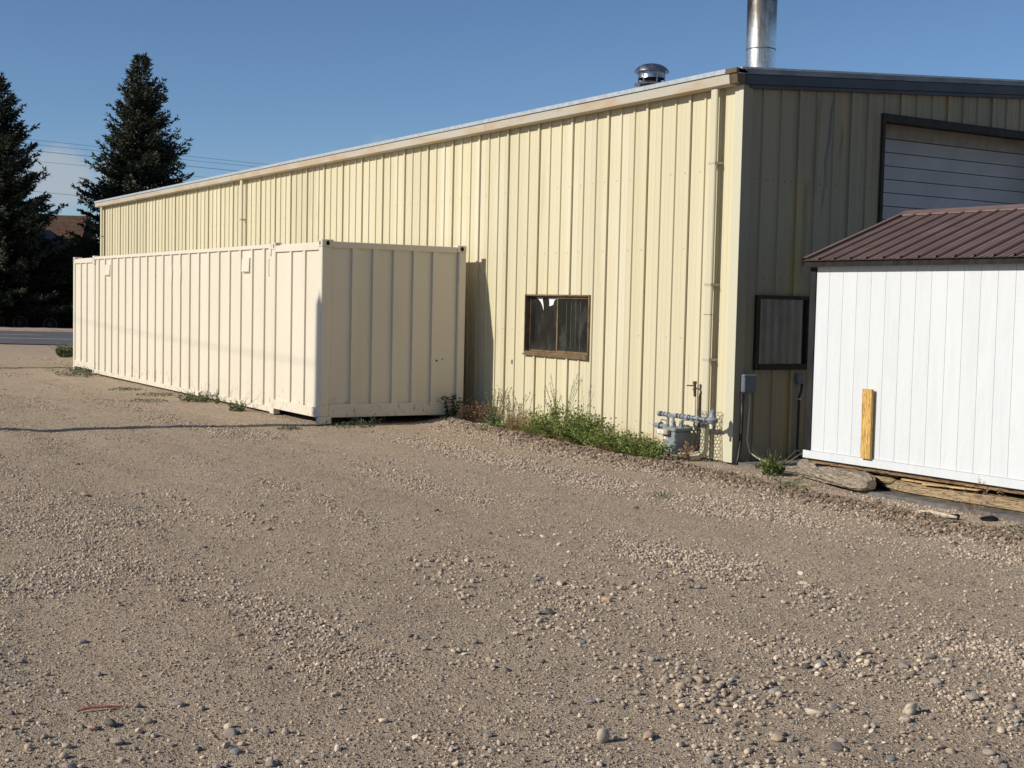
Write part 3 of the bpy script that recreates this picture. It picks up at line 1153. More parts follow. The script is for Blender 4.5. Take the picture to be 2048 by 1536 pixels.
xd0, xd1 = DOORX, 9.35
yd0 = GYP + 0.42
w = MB()
w.box(xd0 - 0.03, xd0 + 0.02, GYP - 0.045, yd0 + 0.06, 0, DOORZ + 0.02).box(xd1 - 0.02, xd1 + 0.03, GYP - 0.045, yd0 + 0.06, 0, DOORZ + 0.02)
w.box(xd0 + 0.02, xd1 - 0.02, GYP - 0.045, GYP + 0.02, DOORZ - 0.085, DOORZ + 0.02).box(xd0 + 0.02, xd1 - 0.02, GYP + 0.0205, yd0 + 0.06, DOORZ - 0.03, DOORZ + 0.02)
dfr = w.build("door_frame", M['darkbronze'], bld)
MB().box(xd0 + 0.02, xd1 - 0.02, yd0 - 0.02, yd0 + 0.05, DOORZ - 0.23, DOORZ - 0.032).build("door_header", M['doorhead'], dfr)
zs = DOORZ - 0.235
k = 0
while zs > 0.15:
    h = 0.188
    zb = max(zs - h, 0.02)
    m = MB()
    yf = yd0
    n = 4
    prof = [(yf + 0.03, zs - 0.004)]
    for q in range(n):
        za = zs - 0.006 - (h - 0.012) * q / n
        zc = zs - 0.006 - (h - 0.012) * (q + 1) / n
        off = 0.0 if q % 2 == 0 else 0.0035
        prof += [(yf + off, za), (yf + off, zc)]
    prof += [(yf + 0.03, zb + 0.004)]
    m.prism(prof, xd0 + 0.025, xd1 - 0.025, 'x').build("door_panel", M['door'], dfr)
    zs = zb
    k += 1
MB().box(xd0, xd1, yd0 + 0.051, yd0 + 0.06, 0, DOORZ - 0.01).build("door_backing", M['void'], dfr)

# tall flue and capped vent on the roof
fl = MB().tube([(4.45, -5.0, 5.05), (4.45, -5.0, 5.60)], 0.205, 32).build("flue_pipe", M['flue'], bld)
smooth_by_angle(fl)
f2 = MB().tube([(4.45, -5.0, 5.60), (4.45, -5.0, 6.55)], 0.2085, 32).build("upper_section", M['flue'], fl)
smooth_by_angle(f2)
f2 = MB().tube([(4.45, -5.0, 6.55), (4.45, -5.0, 7.5)], 0.205, 32).build("upper_section", M['flue'], fl)
smooth_by_angle(f2)
MB().tube([(4.45, -5.0, 5.592), (4.45, -5.0, 5.606)], 0.2105, 32).build("seam", M['darkpipe'], fl)
V = (4.06, -3.0, 5.0)
vp = MB().lathe([(0.215, 0.0), (0.20, 0.2), (0.165, 0.335)], V, 24).build("vent_pipe", M['ventpipe'], bld, smooth=True)
m = MB().lathe([(0.15, 0.318), (0.258, 0.318), (0.268, 0.328), (0.17, 0.362), (0.15, 0.362)], V, 32, False)
smooth_by_angle(m.build("storm_collar", M['vent'], vp))
MB().lathe([(0.145, 0.3625), (0.145, 0.515)], V, 24).build("vent_core", M['void'], vp)
m = MB().lathe([(0.205, 0.415), (0.20, 0.44), (0.20, 0.505), (0.19, 0.505), (0.19, 0.415)], V, 32, False)
smooth_by_angle(m.build("vent_drum", M['vent'], vp))
m = MB().lathe([(0.15, 0.512), (0.255, 0.506), (0.268, 0.512), (0.262, 0.528), (0.225, 0.578), (0.16, 0.618), (0.08, 0.638), (0.005, 0.643)], V, 32)
smooth_by_angle(m.build("vent_cap", M['vent'], vp), 50)
for k in range(6):
    a = k * math.pi / 3 + 0.3
    MB().box(V[0] + 0.197 * math.cos(a) - 0.008, V[0] + 0.197 * math.cos(a) + 0.008, V[1] + 0.197 * math.sin(a) - 0.008, V[1] + 0.197 * math.sin(a) + 0.008, V[2] + 0.350, V[2] + 0.511).build("vent_bracket", M['vent'], vp)

# ------------------------------------------------------------------ shipping container, 53 ft
CL, CW, CH = 16.154, 2.59, 2.908
con = thing("shipping_container", "long cream shipping container parked along the metal building", "container", (0, 0, 0))
P = M['container']
MID = (1.981, 14.173)


def post(x0, x1, y0, y1, z0=0.0, z1=CH, holes=()):
    return MB().box(x0, x1, y0, y1, z0, z1).build("corner_post", P, con, bevel=0.012)


for (a, b) in ((0, 0.155), (CW - 0.14, CW)):
    for (c, d) in ((0, 0.13), (CL - 0.13, CL)):
        post(a, b, c, d, 0.118, CH - 0.118)
for (a, b) in ((0, 0.10), (CW - 0.10, CW)):
    MB().box(a, b, MID[0], MID[0] + 0.17, 0.118, CH - 0.118).build("middle_post", P, con, bevel=0.01)
    MB().box(a, b, MID[1] - 0.17, MID[1], 0.118, CH - 0.118).build("middle_post", P, con, bevel=0.01)


def casting(x0, x1, y0, y1, z0, z1):
    c = MB().box(x0, x1, y0, y1, z0, z1).build("corner_casting", P, con, bevel=0.01)
    zc = 0.5 * (z0 + z1)
    xc = 0.5 * (x0 + x1)
    yc = 0.5 * (y0 + y1)
    # oval openings on the outer faces
    for side in ('-x', '-y', '+x', '+y'):
        pr = [(0.032 * math.cos(t), 0.038 * math.sin(t)) for t in np.linspace(0, 2 * math.pi, 13)[:-1]]
        if side == '-x' and x0 < 1:
            MB().prism([(yc + 0.7 * p, zc + q) for p, q in pr], x0 - 0.003, x0 + 0.02, 'x').build("lashing_hole", M['void'], c)
        if side == '-y' and y0 < 1:
            MB().prism([(xc + p, zc + q) for p, q in pr], y0 - 0.003, y0 + 0.02, 'y').build("lashing_hole", M['void'], c)
    return c


for (a, b) in ((-0.004, 0.20), (CW - 0.17, CW + 0.004)):
    for (c, d) in ((-0.004, 0.145), (CL - 0.145, CL + 0.004)):
        casting(a, b, c, d, CH - 0.118, CH)
        MB().box(a, b, c, d, 0.0, 0.118).build("corner_casting", P, con, bevel=0.008)
for (a, b) in ((-0.004, 0.12), (CW - 0.12, CW + 0.004)):
    for (c, d) in ((MID[0] - 0.002, MID[0] + 0.178), (MID[1] - 0.178, MID[1] + 0.002)):
        cc = MB().box(a, b, c, d, CH - 0.118, CH).build("corner_casting", P, con, bevel=0.008)
        if a < 1:
            yc = c + 0.06 if c < 5 else d - 0.06
            MB().prism([(yc + 0.018 * math.cos(t), CH - 0.06 + 0.04 * math.sin(t)) for t in np.linspace(0, 2 * math.pi, 11)[:-1]], a - 0.003, a + 0.02, 'x').build("lashing_hole", M['void'], cc)
        MB().box(a, b, c, d, 0.0, 0.118).build("corner_casting", P, con, bevel=0.008)
# rails, side -x and +x
SK = 0.034   # depth of the wall sheet behind the rails
spans = ((0.13, MID[0]), (MID[0] + 0.17, MID[1] - 0.17), (MID[1], CL - 0.13))
for sx in (0, 1):
    X = (lambda x: x) if sx == 0 else (lambda x: CW - x)
    for k, (a, b) in enumerate(spans):
        mid = (k == 1)
        zt0, zt1 = (2.815, 2.885) if mid else (2.742, 2.852)
        zb0, zb1 = (0.025, 0.118) if mid else (0.095, 0.252)
        q = sorted((X(0.0), X(0.08)))
        MB().box(q[0], q[1], a, b, zt0, zt1).build("top_rail", P, con, bevel=0.006)
        MB().box(q[0], q[1], a, b, zb0, zb1).build("bottom_rail", P, con, bevel=0.006)
        # ribs, proud of the sheet; sheet between them piece by piece
        if k == 0:
            ribs = [0.685, 1.265]
        elif k == 2:
            ribs = [14.78, 15.37]
        else:
            ribs = [2.49 + 0.585 * i for i in range(20) if 2.49 + 0.585 * i < b - 0.12]
        edges = [a] + ribs + [b]
        for e0, e1 in zip(edges[:-1], edges[1:]):
            q = sorted((X(SK), X(SK + 0.02)))
            MB().box(q[0], q[1], e0, e1 - 0.0005, zb1 - 0.02, zt0 + 0.02).build("side_panel", P, con)
        if sx == 0:
            for rb in ribs:
                if k == 1 and 6.6 < rb < 8.0:
                    zz = [zb1, 1.9, 2.2, 2.45, 2.62, zt0]
                    wv = [0, 0, 0.012, -0.014, 0.008, 0]
                else:
                    zz = [zb1, zt0]
                    wv = [0, 0]
                m = MB()
                vs, fs = [], []
                for z, o in zip(zz, wv):
                    y_ = rb + o
                    vs += [(SK, y_, z), (0.004, y_ + 0.004, z), (0.004, y_ + 0.095, z), (SK, y_ + 0.105, z)]
                for i in range(len(zz) - 1):
                    for c in range(3):
                        fs.append((4 * i + c, 4 * i + c + 1, 4 * i + 4 + c + 1, 4 * i + 4 + c))
                m.add(vs, fs).build("side_rib", P, con)
# vent covers and lashing slots on the visible side
for (a, b) in ((3.19, 3.56), (12.52, 12.94)):
    v = MB().prism([(SK, 2.69), (-0.012, 2.665), (-0.022, 2.425), (SK, 2.405)], a, b, 'y').build("vent_cover", P, con)
    MB().box(-0.026, -0.012, a + 0.05, b - 0.05, 2.43, 2.445).build("vent_lip", P, v)
for yq in (2.22,):
    m = MB()
    m.tube([(0.0, yq, 2.64), (-0.018, yq, 2.62), (-0.018, yq, 2.36), (0.0, yq, 2.34)], 0.009, 6)
    m.build("lashing_bar", P, con)
for yq in (2.16, 13.98):
    MB().box(-0.01, 0.10, yq, yq + 0.11, 2.70, 2.888).build("lifting_bracket", P, con, bevel=0.006)
# end wall towards the camera
MB().box(0.20, CW - 0.17, 0.004, 0.09, 2.782, 2.880).build("end_top_rail", P, con, bevel=0.006)
MB().box(0.155, CW - 0.14, 0.004, 0.09, 0.10, 0.312).build("end_bottom_rail", P, con, bevel=0.006)
eribs = [0.527, 0.89, 1.255, 1.613, 1.972]
xe = [0.155] + eribs + [CW - 0.14]
for a, b in zip(xe[:-1], xe[1:]):
    MB().box(a, b - 0.0005, 0.052, 0.07, 0.29, 2.80).build("end_panel", P, con)
for x in eribs:
    MB().prism([(x, 0.052), (x + 0.004, 0.012), (x + 0.106, 0.012), (x + 0.112, 0.052)], 0.312, 2.782, 'z').build("end_rib", P, con)
MB().prism([(2.09, 0.046), (2.40, 0.046), (2.40, 0.051), (2.09, 0.051)], 0.32, 0.86, 'z').build("repair_plate", P, con)
MB().tube([(2.07, 0.004, 1.0), (2.07, 0.012, 1.0)], 0.016, 10).tube([(2.20, 0.040, 1.02), (2.20, 0.05, 1.02)], 0.010, 8).build("bolt_head", M['rustpipe'], con)
# roof, floor and far end
MB().box(0.081, CW - 0.081, 0.09, CL - 0.09, 2.86, 2.872).build("roof", P, con)
MB().box(0.09, CW - 0.09, 0.1, CL - 0.1, 0.13, 0.16).build("floor", M['plankwood'], con)
MB().box(0.155, CW - 0.14, CL - 0.07, CL - 0.05, 0.12, 2.85).build("end_door", P, con)
for y in np.arange(0.8, CL, 0.6):
    if not (1.9 < y < 2.2 or 14.0 < y < 14.4):
        MB().box(0.09, CW - 0.09, y, y + 0.05, 0.03 if 2 < y < 14 else 0.10, 0.129).build("cross_member", M['rustpipe'], con)

# ------------------------------------------------------------------ portable shed (local frame: x depth, y along front)
shed = thing("portable_shed", "new white board shed with brown ribbed metal roof raised on timbers", "shed", (2.60, -8.1, 0), rotz=0.03)
SL, SD = 4.9, 3.15
ZB, ZT = 0.30, 2.50
gro = [-0.27 - 0.2046 * i for i in range(30)]
edges = [-0.075] + [g for g in gro if g > -SL + 0.05] + [-SL]
for a, b in zip(edges[:-1], edges[1:]):
    MB().box(0.0, 0.014, b + 0.0018, a - 0.0018, ZB + 0.055, ZT).build("siding_board", M['siding'], shed, local=True)
MB().box(0.0085, 0.02, -SL, -0.01, ZB + 0.02, ZT).build("wall_backing", M['siding'], shed, local=True)
# far, end walls
MB().box(0.021, SD, -0.018, -0.004, ZB, ZT).add([(0.02, -0.01, ZT), (SD, -0.01, ZT), (SD / 2, -0.01, 3.08)], [(0, 1, 2)]).build("end_wall", M['siding'], shed, local=True)
MB().box(0.021, SD, -SL, -SL + 0.014, ZB, ZT).build("end_wall", M['siding'], shed, local=True)
MB().box(SD - 0.014, SD, -SL + 0.015, -0.02, ZB, ZT).build("back_wall", M['siding'], shed, local=True)
MB().box(-0.016, 0.05, -0.0745, 0.018, ZB + 0.055, ZT - 0.04).build("corner_board", M['shedtrim'], shed, local=True, bevel=0.004)
MB().box(-0.022, 0.03, -SL, 0.03, ZB - 0.035, ZB + 0.052).build("skirt_board", M['siding'], shed, local=True)
MB().box(0.03, SD, -SL, 0.0, ZB - 0.09, ZB + 0.0).build("floor_frame", M['plankwood'], shed, local=True)
# fascia and roof
SLP = 0.585 / 1.58
MB().box(-0.115, -0.085, -SL - 0.1, 0.022, ZT - 0.035, ZT + 0.03).build("fascia", M['shedtrim'], shed, local=True)
MB().box(-0.085, 0.0, -SL - 0.1, 0.022, ZT - 0.03, ZT - 0.015).build("soffit", M['shedtrim'], shed, local=True)
ex, ez = -0.14, ZT + 0.034
rx = 1.56
zr = lambda x: ez + SLP * (x - ex)


def shed_roof_panel(yc, w, flip=False):
    """ribbed sheet from eave to ridge; one major rib at its left edge and two small ones"""
    prof = [(0.0, 0.0), (-0.016, 0.030), (-0.036, 0.030), (-0.044, 0.0)]
    for c in (0.095, 0.155):
        prof += [(-c, 0.0), (-c - 0.008, 0.008), (-c - 0.018, 0.008), (-c - 0.022, 0.0)]
    prof.append((-w, 0.0))
    m = MB()
    xa, xb = (ex, rx) if not flip else (2 * rx - ex, rx)
    n = len(prof)
    vs = [(xa, yc + p, ez + h) for p, h in prof] + [(xb, yc + p, zr(rx) + h) for p, h in prof]
    fs = [(i, i + 1, n + i + 1, n + i) for i in range(n - 1)]
    # underside
    vs += [(xa, yc, ez - 0.006), (xa, yc - w, ez - 0.006), (xb, yc - w, zr(rx) - 0.006), (xb, yc, zr(rx) - 0.006)]
    fs += [(2 * n, 2 * n + 1, 2 * n + 2, 2 * n + 3)]
    m.add(vs, fs)
    return m


yc = 0.020
w = 0.2335
k = 0
sr_a = shed_roof_panel(0, w).mesh("roof_panel", M['shedroof'], fix=False)
sr_b = shed_roof_panel(0, w, True).mesh("roof_panel", M['shedroof'], fix=False)
while yc > -SL - 0.05:
    inst(sr_a, "roof_panel", shed, (0, yc, 0))
    inst(sr_b, "roof_panel", shed, (0, yc, 0))
    yc -= w
# rake trim on the end, ridge cap
m = MB()
for (xa, xb) in ((ex, rx), (2 * rx - ex, rx)):
    m.add([(xa, 0.034, ez + 0.03), (xb, 0.034, zr(rx) + 0.03), (xb, -0.04, zr(rx) + 0.034), (xa, -0.04, ez + 0.034), (xa, 0.034, ez - 0.06), (xb, 0.034, zr(rx) - 0.06)],
          [(0, 1, 2, 3), (0, 4, 5, 1)])
m.build("rake_trim", M['shedroof'], shed, local=True)
m = MB()
y_a, y_b = 0.036, -SL - 0.1
m.add([(rx - 0.14, y_a, zr(rx - 0.14) + 0.028), (rx, y_a, zr(rx) + 0.034), (rx + 0.14, y_a, zr(rx - 0.14) + 0.028),
       (rx - 0.14, y_b, zr(rx - 0.14) + 0.028), (rx, y_b, zr(rx) + 0.034), (rx + 0.14, y_b, zr(rx - 0.14) + 0.028),
       (rx - 0.14, y_a, zr(rx - 0.14) + 0.012), (rx - 0.14, y_b, zr(rx - 0.14) + 0.012)],
      [(0, 1, 4, 3), (1, 2, 5, 4), (6, 0, 3, 7)])
m.build("ridge_cap", M['shedroof'], shed, local=True)

# board nailed to the shed front
lum = MB().box(-0.022, 0.016, -0.068, 0.068, 0.0, 0.765).build("lumber_board", M['freshwood'], None, origin=(0, 0, 0), bevel=0.003)
lum.location = (2.585, -9.045, 0.355)
lum.rotation_euler = (0, math.radians(-0.4), 0.03)
tag(lum, "short yellow board standing upright against the white shed front", "board")
MB().tube([(-0.026, 0.03, 0.70), (-0.020, 0.03, 0.70)], 0.006, 8).build("nail_head", M['rustpipe'], lum, local=True)


# timbers under and before the shed
def timber(name, a, b, rw, rh, mat, label, cat, n=14, rot=0.0, rough=0.012, taper=1.0, seed=1):
    """irregular beam between two points, oval section"""
    r = np.random.default_rng(seed)
    a, b = Vector(a), Vector(b)
    L = (b - a).length
    t = (b - a).normalized()
    side = t.cross(Vector((0, 0, 1))).normalized()
    up = side.cross(t)
    segs = 22
    vs, fs = [], []
    ph = r.random(n) * 6.28
    amp = r.normal(0, rough, n)
    for i in range(segs + 1):
        u = i / segs
        e = min(1.0, u * segs / 1.2, 1.0) if i else 0.55
        if i >= segs - 2:
            e = (0.97, 0.84, 0.5)[i - (segs - 2)]
        s = e * (1 + (taper - 1) * u)
        for k in range(n):
            an = 2 * math.pi * k / n
            c, sn = math.cos(an), math.sin(an)
            q = 0.72
            px = math.copysign(abs(c) ** q, c) * rw * s
            pz = math.copysign(abs(sn) ** q, sn) * rh * s
            w = 1 + amp[k] / max(rw, 0.02) + r.normal(0, rough * 0.35) / rw
            vs.append((px * w, L * u, pz * w + 0.006 * math.sin(5 * u + ph[k % 3])))
    for i in range(segs):
        for k in range(n):
            k2 = (k + 1) % n
            fs.append((i * n + k, i * n + k2, (i + 1) * n + k2, (i + 1) * n + k))
    fs.append(tuple(range(n - 1, -1, -1)))
    fs.append(tuple(segs * n + k for k in range(n)))
    m = MB()
    m.add(vs, fs)
    o = m.build(name, mat, None, smooth=True)
    o.matrix_world = Matrix(((side.x, t.x, up.x, a.x), (side.y, t.y, up.y, a.y), (side.z, t.z, up.z, a.z), (0, 0, 0, 1)))
    smooth_by_angle(o, 50)
    return tag(o, label, cat)


timber("weathered_log", (3.03, -7.60, 0.10), (2.50, -9.22, 0.095), 0.130, 0.112, M['logwood'],
       "thick grey weathered log lying in front of the shed's left corner", "log", 30, rough=0.010, taper=0.9, seed=5)
timber("timber_beam", (2.80, -9.15, 0.085), (2.86, -13.2, 0.085), 0.11, 0.078, M['beamwood'],
       "long rough timber beam lying under the front edge of the shed", "beam", 22, rough=0.007, seed=6)
timber("timber_plank", (2.88, -8.02, 0.195), (2.78, -9.36, 0.195), 0.06, 0.022, M['plankwood'],
       "brown plank wedged between the log and the shed floor", "plank", 8, rough=0.002, seed=7)
timber("short_timber", (2.92, -8.25, 0.125), (2.74, -9.34, 0.125), 0.07, 0.038, M['beamwood'],
       "short cracked timber under the brown plank beside the beam", "timber", 10, rough=0.004, seed=8)
m = MB().prism([(2.70, 0.166), (2.76, 0.172), (2.76, 0.184), (2.70, 0.180)], -10.35, -9.45, 'y')
o = m.build("split_lath", M['splinter'], None, origin=(2.73, -9.9, 0.17))
tag(o, "long pale split lath lying along the top of the timber beam", "lath")
m = MB().add([(2.66, -9.78, 0.158), (2.69, -9.78, 0.162), (2.66, -10.50, 0.186), (2.76, -10.50, 0.178), (2.66, -9.78, 0.174), (2.69, -9.78, 0.178), (2.66, -10.52, 0.20), (2.76, -10.5, 0.194)],
             [(0, 1, 3, 2), (4, 6, 7, 5), (0, 4, 5, 1), (1, 5, 7, 3), (3, 7, 6, 2), (2, 6, 4, 0)])
o = m.build("splintered_board", M['splinter'], None, origin=(2.69, -10.1, 0.17))
tag(o, "short splintered board jutting from the timber beam and casting a shadow", "board")
m = MB().box(2.52, 6.2, -13.4, -9.0, -0.1, 0.014)
o = m.build("concrete_slab", M['concrete'], None)
tag(o, "flat grey concrete slab under the shed timbers", "slab", kind='structure')
for k, yy in enumerate((-8.4, -10.2, -12.2)):
    o = MB().box(3.2 + 0.1 * k, 5.4, yy - 0.09, yy + 0.09, 0.012, 0.205).build("timber_block", M['plankwood'], None, origin=(4.2, yy, 0.1))
    tag(o, ["dark timber skid under the shed near its left end", "dark timber skid under the middle of the shed", "dark timber skid under the shed near its right end"][k], "skid")


# ------------------------------------------------------------------ gas meter set
gm = thing("gas_meter", "grey green gas meter with pipe manifold beside the downspout", "gas meter", (2.62, -5.68, 0))
body = MB().prism([(2.50, -5.80), (2.76, -5.80), (2.78, -5.78), (2.78, -5.57), (2.76, -5.55), (2.50, -5.55), (2.485, -5.565), (2.485, -5.785)], 0.07, 0.345, 'z').build("meter_body", M['meter'], gm, bevel=0.012)
MB().prism([(2.49, -5.81), (2.77, -5.81), (2.79, -5.79), (2.79, -5.56), (2.77, -5.54), (2.49, -5.54), (2.475, -5.555), (2.475, -5.795)], 0.347, 0.395, 'z').build("meter_top", M['meter'], gm, bevel=0.014)
for (yy, zz) in ((-5.80, 0.30), (-5.80, 0.22), (-5.80, 0.13)):
    MB().tube([(2.482, yy + 0.006, zz), (2.492, yy + 0.006, zz)], 0.010, 8).build("bolt_head", M['meter'], body)
rg = MB().box(2.415, 2.484, -5.725, -5.515, 0.300, 0.372).build("register_box", M['olive'], gm, bevel=0.012)
MB().box(2.411, 2.4145, -5.66, -5.525, 0.312, 0.36).build("register_window", M['label'], rg)
MB().box(2.4085, 2.4108, -5.63, -5.57, 0.338, 0.343).box(2.4085, 2.4108, -5.645, -5.555, 0.324, 0.327).build("register_digits", M['ink'], rg)
MB().box(2.4795, 2.4845, -5.66, -5.585, 0.225, 0.275).build("meter_label", M['label'], body)
MB().box(2.4765, 2.4793, -5.65, -5.595, 0.228, 0.238).box(2.4765, 2.4793, -5.65, -5.63, 0.245, 0.268).build("label_print", M['red'], body)
PX = 2.62
mp = MB().tube([(PX, -5.29, 0.545), (PX, -6.33, 0.545)], 0.021, 12).build("manifold_pipe", M['pipe'], gm, smooth=True)
for yy, r, l in ((-5.31, 0.036, 0.05), (-5.40, 0.032, 0.03), (-5.47, 0.034, 0.05), (-5.66, 0.033, 0.045), (-5.745, 0.036, 0.03), (-5.80, 0.033, 0.05), (-5.90, 0.036, 0.03), (-6.0, 0.032, 0.03), (-6.12, 0.036, 0.03), (-6.25, 0.034, 0.03)):
    smooth_by_angle(MB().tube([(PX, yy - l / 2, 0.545), (PX, yy + l / 2, 0.545)], r, 12).build("pipe_fitting", M['pipe'], mp))
for yy in (-5.355, -5.70, -5.775, -5.955):
    smooth_by_angle(MB().tube([(PX, yy - 0.005, 0.545), (PX, yy + 0.005, 0.545)], 0.027, 12).build("pipe_thread", M['darkpipe'], mp))
# risers into the meter, with unions
for (pth) in ([(PX + 0.01, -5.47, 0.545), (PX + 0.01, -5.47, 0.43), (PX + 0.01, -5.47, 0.38), (PX + 0.04, -5.46, 0.2), (PX + 0.05, -5.46, -0.05)],
              [(PX, -5.44, 0.53), (PX, -5.56, 0.527), (PX, -5.592, 0.505), (PX, -5.60, 0.46), (PX, -5.60, 0.39)],
              [(PX + 0.03, -6.10, 0.50), (PX + 0.02, -5.88, 0.515), (PX, -5.80, 0.51), (PX, -5.775, 0.48), (PX, -5.77, 0.39)]):
    smooth_by_angle(MB().tube(pth, 0.019, 10).build("riser_pipe", M['pipe'], gm))
for (y, z) in ((-5.60, 0.40), (-5.60, 0.455), (-5.77, 0.40), (-5.77, 0.47), (-5.47, 0.405)):
    smooth_by_angle(MB().tube([(PX, y, z - 0.014), (PX, y, z + 0.014)], 0.031, 10).build("union_nut", M['pipe'], gm))
# shutoff valve and loop handle, relief at left
vl = MB().tube([(PX, -5.21, 0.385), (PX, -5.30, 0.385), (PX, -5.47, 0.39)], [0.03, 0.03, 0.02], 10).build("valve", M['pipe'], gm)
MB().tube([(PX, -5.335, 0.385), (PX, -5.315, 0.385)], 0.052, 14).tube([(PX, -5.20, 0.385), (PX, -5.14, 0.385)], 0.006, 6).build("valve_flange", M['pipe'], vl)
MB().tube([(PX, -5.33, 0.40), (PX, -5.335, 0.462), (PX, -5.35, 0.47), (PX, -5.44, 0.465), (PX, -5.455, 0.45), (PX, -5.455, 0.40)], 0.007, 6).build("valve_handle", M['darkpipe'], vl)
MB().tube([(PX - 0.05, -5.72, 0.395), (PX - 0.05, -5.69, 0.46)], [0.006, 0.011], 6).build("drip_cap", M['rustpipe'], gm)
# regulator: flat round body, tall bonnet
RC = (PX, -6.385, 0.555)
rgl = MB().lathe([(0.03, -0.055), (0.055, -0.045), (0.075, -0.012), (0.08, -0.004), (0.08, 0.004), (0.072, 0.012), (0.05, 0.03), (0.042, 0.04), (0.036, 0.105), (0.026, 0.115), (0.012, 0.118), (0.012, 0.135), (0.006, 0.14)], RC, 20).build("regulator", M['pipe'], gm)
smooth_by_angle(rgl)
MB().tube([(PX - 0.01, -6.385, 0.50), (PX - 0.01, -6.385, 0.44)], 0.022, 10).build("regulator_vent", M['white'], rgl)
MB().tube([(PX + 0.02, -6.30, 0.53), (PX + 0.05, -6.15, 0.515), (PX + 0.03, -5.98, 0.505)], 0.024, 10).build("lower_pipe", M['pipe'], gm)
for yy in (-6.16, -6.24):
    MB().tube([(PX + 0.045, yy - 0.008, 0.52), (PX + 0.045, yy + 0.008, 0.52)], 0.029, 10).build("pipe_thread", M['darkpipe'], gm)

# hose bib on a cream stand pipe, and a dark hooked pipe into the wall
wp = thing("water_standpipe", "cream painted standpipe with a rusty spigot on the wall by the gas meter", "water pipe", (2.85, -5.74, 0))
MB().tube([(2.85, -5.755, -0.05), (2.85, -5.745, 0.80)], 0.017, 8).build("pipe", M['trim'], wp, smooth=True)
MB().tube([(2.85, -5.745, 0.80), (2.85, -5.735, 0.99)], 0.019, 8).tube([(2.85, -5.735, 0.965), (2.85, -5.735, 1.0)], 0.026, 8).build("upper_pipe", M['rustpipe'], wp)
MB().tube([(2.85, -5.735, 0.945), (2.85, -5.66, 0.938), (2.85, -5.57, 0.935)], [0.012, 0.009, 0.008], 6).build("spigot_handle", M['rustpipe'], wp)
hp = MB().tube([(2.88, -5.805, 0.0), (2.88, -5.81, 0.80), (2.88, -5.825, 0.85), (2.88, -5.86, 0.865), (2.93, -5.915, 0.865)], 0.017, 8).build("vent_pipe", M['rustpipe'], None, origin=(2.88, -5.8, 0), smooth=True)
tag(hp, "dark rusty pipe bending into the wall beside the downspout", "pipe")


# chicken wire wrapped around the foot of the downspout
def chicken_wire():
    m = MB()
    cx, cy, R = 2.945, -6.02, 0.20
    hexw, hexh = 0.052, 0.060
    segs = set()
    a0, a1 = math.radians(98), math.radians(262)
    ncol = int(R * (a1 - a0) / hexw)
    nrow = 14
    for i in range(ncol):
        for j in range(nrow):
            u = i * hexw + (0.5 * hexw if j % 2 else 0)
            z = 0.02 + j * hexh * 0.75
            if z > 0.72 + 0.06 * math.sin(i * 1.7):
                continue
            p = [(u, z + hexh * 0.5), (u + hexw / 2, z + hexh * 0.25), (u + hexw / 2, z - hexh * 0.25), (u, z - hexh * 0.5), (u - hexw / 2, z - hexh * 0.25), (u - hexw / 2, z + hexh * 0.25)]
            for a, b in zip(p, p[1:] + p[:1]):
                key = tuple(sorted(((round(a[0], 3), round(a[1], 3)), (round(b[0], 3), round(b[1], 3)))))
                segs.add(key)
    for (a, b) in segs:
        q = []
        for (u, z) in (a, b):
            an = a0 + u / R
            r = R * (1 + 0.06 * math.sin(9 * z + 3 * an))
            q.append((cx + r * math.cos(an), cy + r * math.sin(an) * 1.0, z))
        m.tube(q, 0.0036, 3, False)
    o = m.build("chicken_wire", M['wire'], None, origin=(cx, cy, 0))
    return tag(o, "strip of rusty hexagonal chicken wire curled around the foot of the downspout", "wire mesh")


chicken_wire()

# electrical box, conduits and cords on the gable wall
eb = thing("electrical_box", "grey plastic utility box on the shaded gable wall by the corner", "utility box", (3.11, -6.47, 1.0))
MB().box(3.005, 3.21, -6.53, -6.432, 0.90, 1.135).build("box_cover", M['box'], eb, bevel=0.014)
MB().box(3.0, 3.215, -6.535, -6.43, 1.10, 1.128).build("box_lid", M['box'], eb, bevel=0.01)
MB().tube([(3.03, -6.475, 0.90), (3.03, -6.475, 0.80)], 0.030, 8).build("conduit_coupling", M['black'], eb)
MB().tube([(3.025, -6.475, 0.82), (3.035, -6.475, 0.55), (3.02, -6.478, 0.25), (2.98, -6.49, 0.05), (2.93, -6.50, -0.05)], 0.02, 8).build("conduit", M['black'], eb, smooth=True)
wc = MB().tube([(3.145, -6.48, 0.90), (3.145, -6.485, 0.70), (3.13, -6.485, 0.45), (3.125, -6.48, 0.28), (3.16, -6.50, 0.13), (3.26, -6.58, 0.045), (3.20, -6.80, 0.03), (3.08, -7.02, 0.022), (2.98, -7.22, 0.03), (2.97, -7.50, 0.06), (2.95, -7.75, 0.12), (2.86, -7.92, 0.22), (2.78, -8.06, 0.30), (2.74, -8.13, 0.33)],
               0.010, 6).build("extension_cord", M['cord'], None, origin=(3.1, -6.6, 0.1), smooth=True)
tag(wc, "white cord hanging from the grey box and looping over the ground to the shed", "cord")
ob = thing("outdoor_outlet", "small grey outlet with black conduit below the gable window", "outlet", (4.02, -6.45, 1.05))
MB().box(3.97, 4.07, -6.49, -6.43, 0.99, 1.12).build("outlet_cover", M['box'], ob, bevel=0.008)
MB().tube([(4.04, -6.485, 1.0), (4.03, -6.49, 0.92), (4.005, -6.475, 0.82), (4.005, -6.475, 0.12), (4.04, -6.49, 0.03), (4.12, -6.56, 0.0)], 0.017, 8).build("conduit", M['black'], ob, smooth=True)
for z in (0.80, 0.12):
    MB().box(3.98, 4.03, -6.497, -6.45, z - 0.008, z + 0.008).build("conduit_clamp", M['galv'], ob)


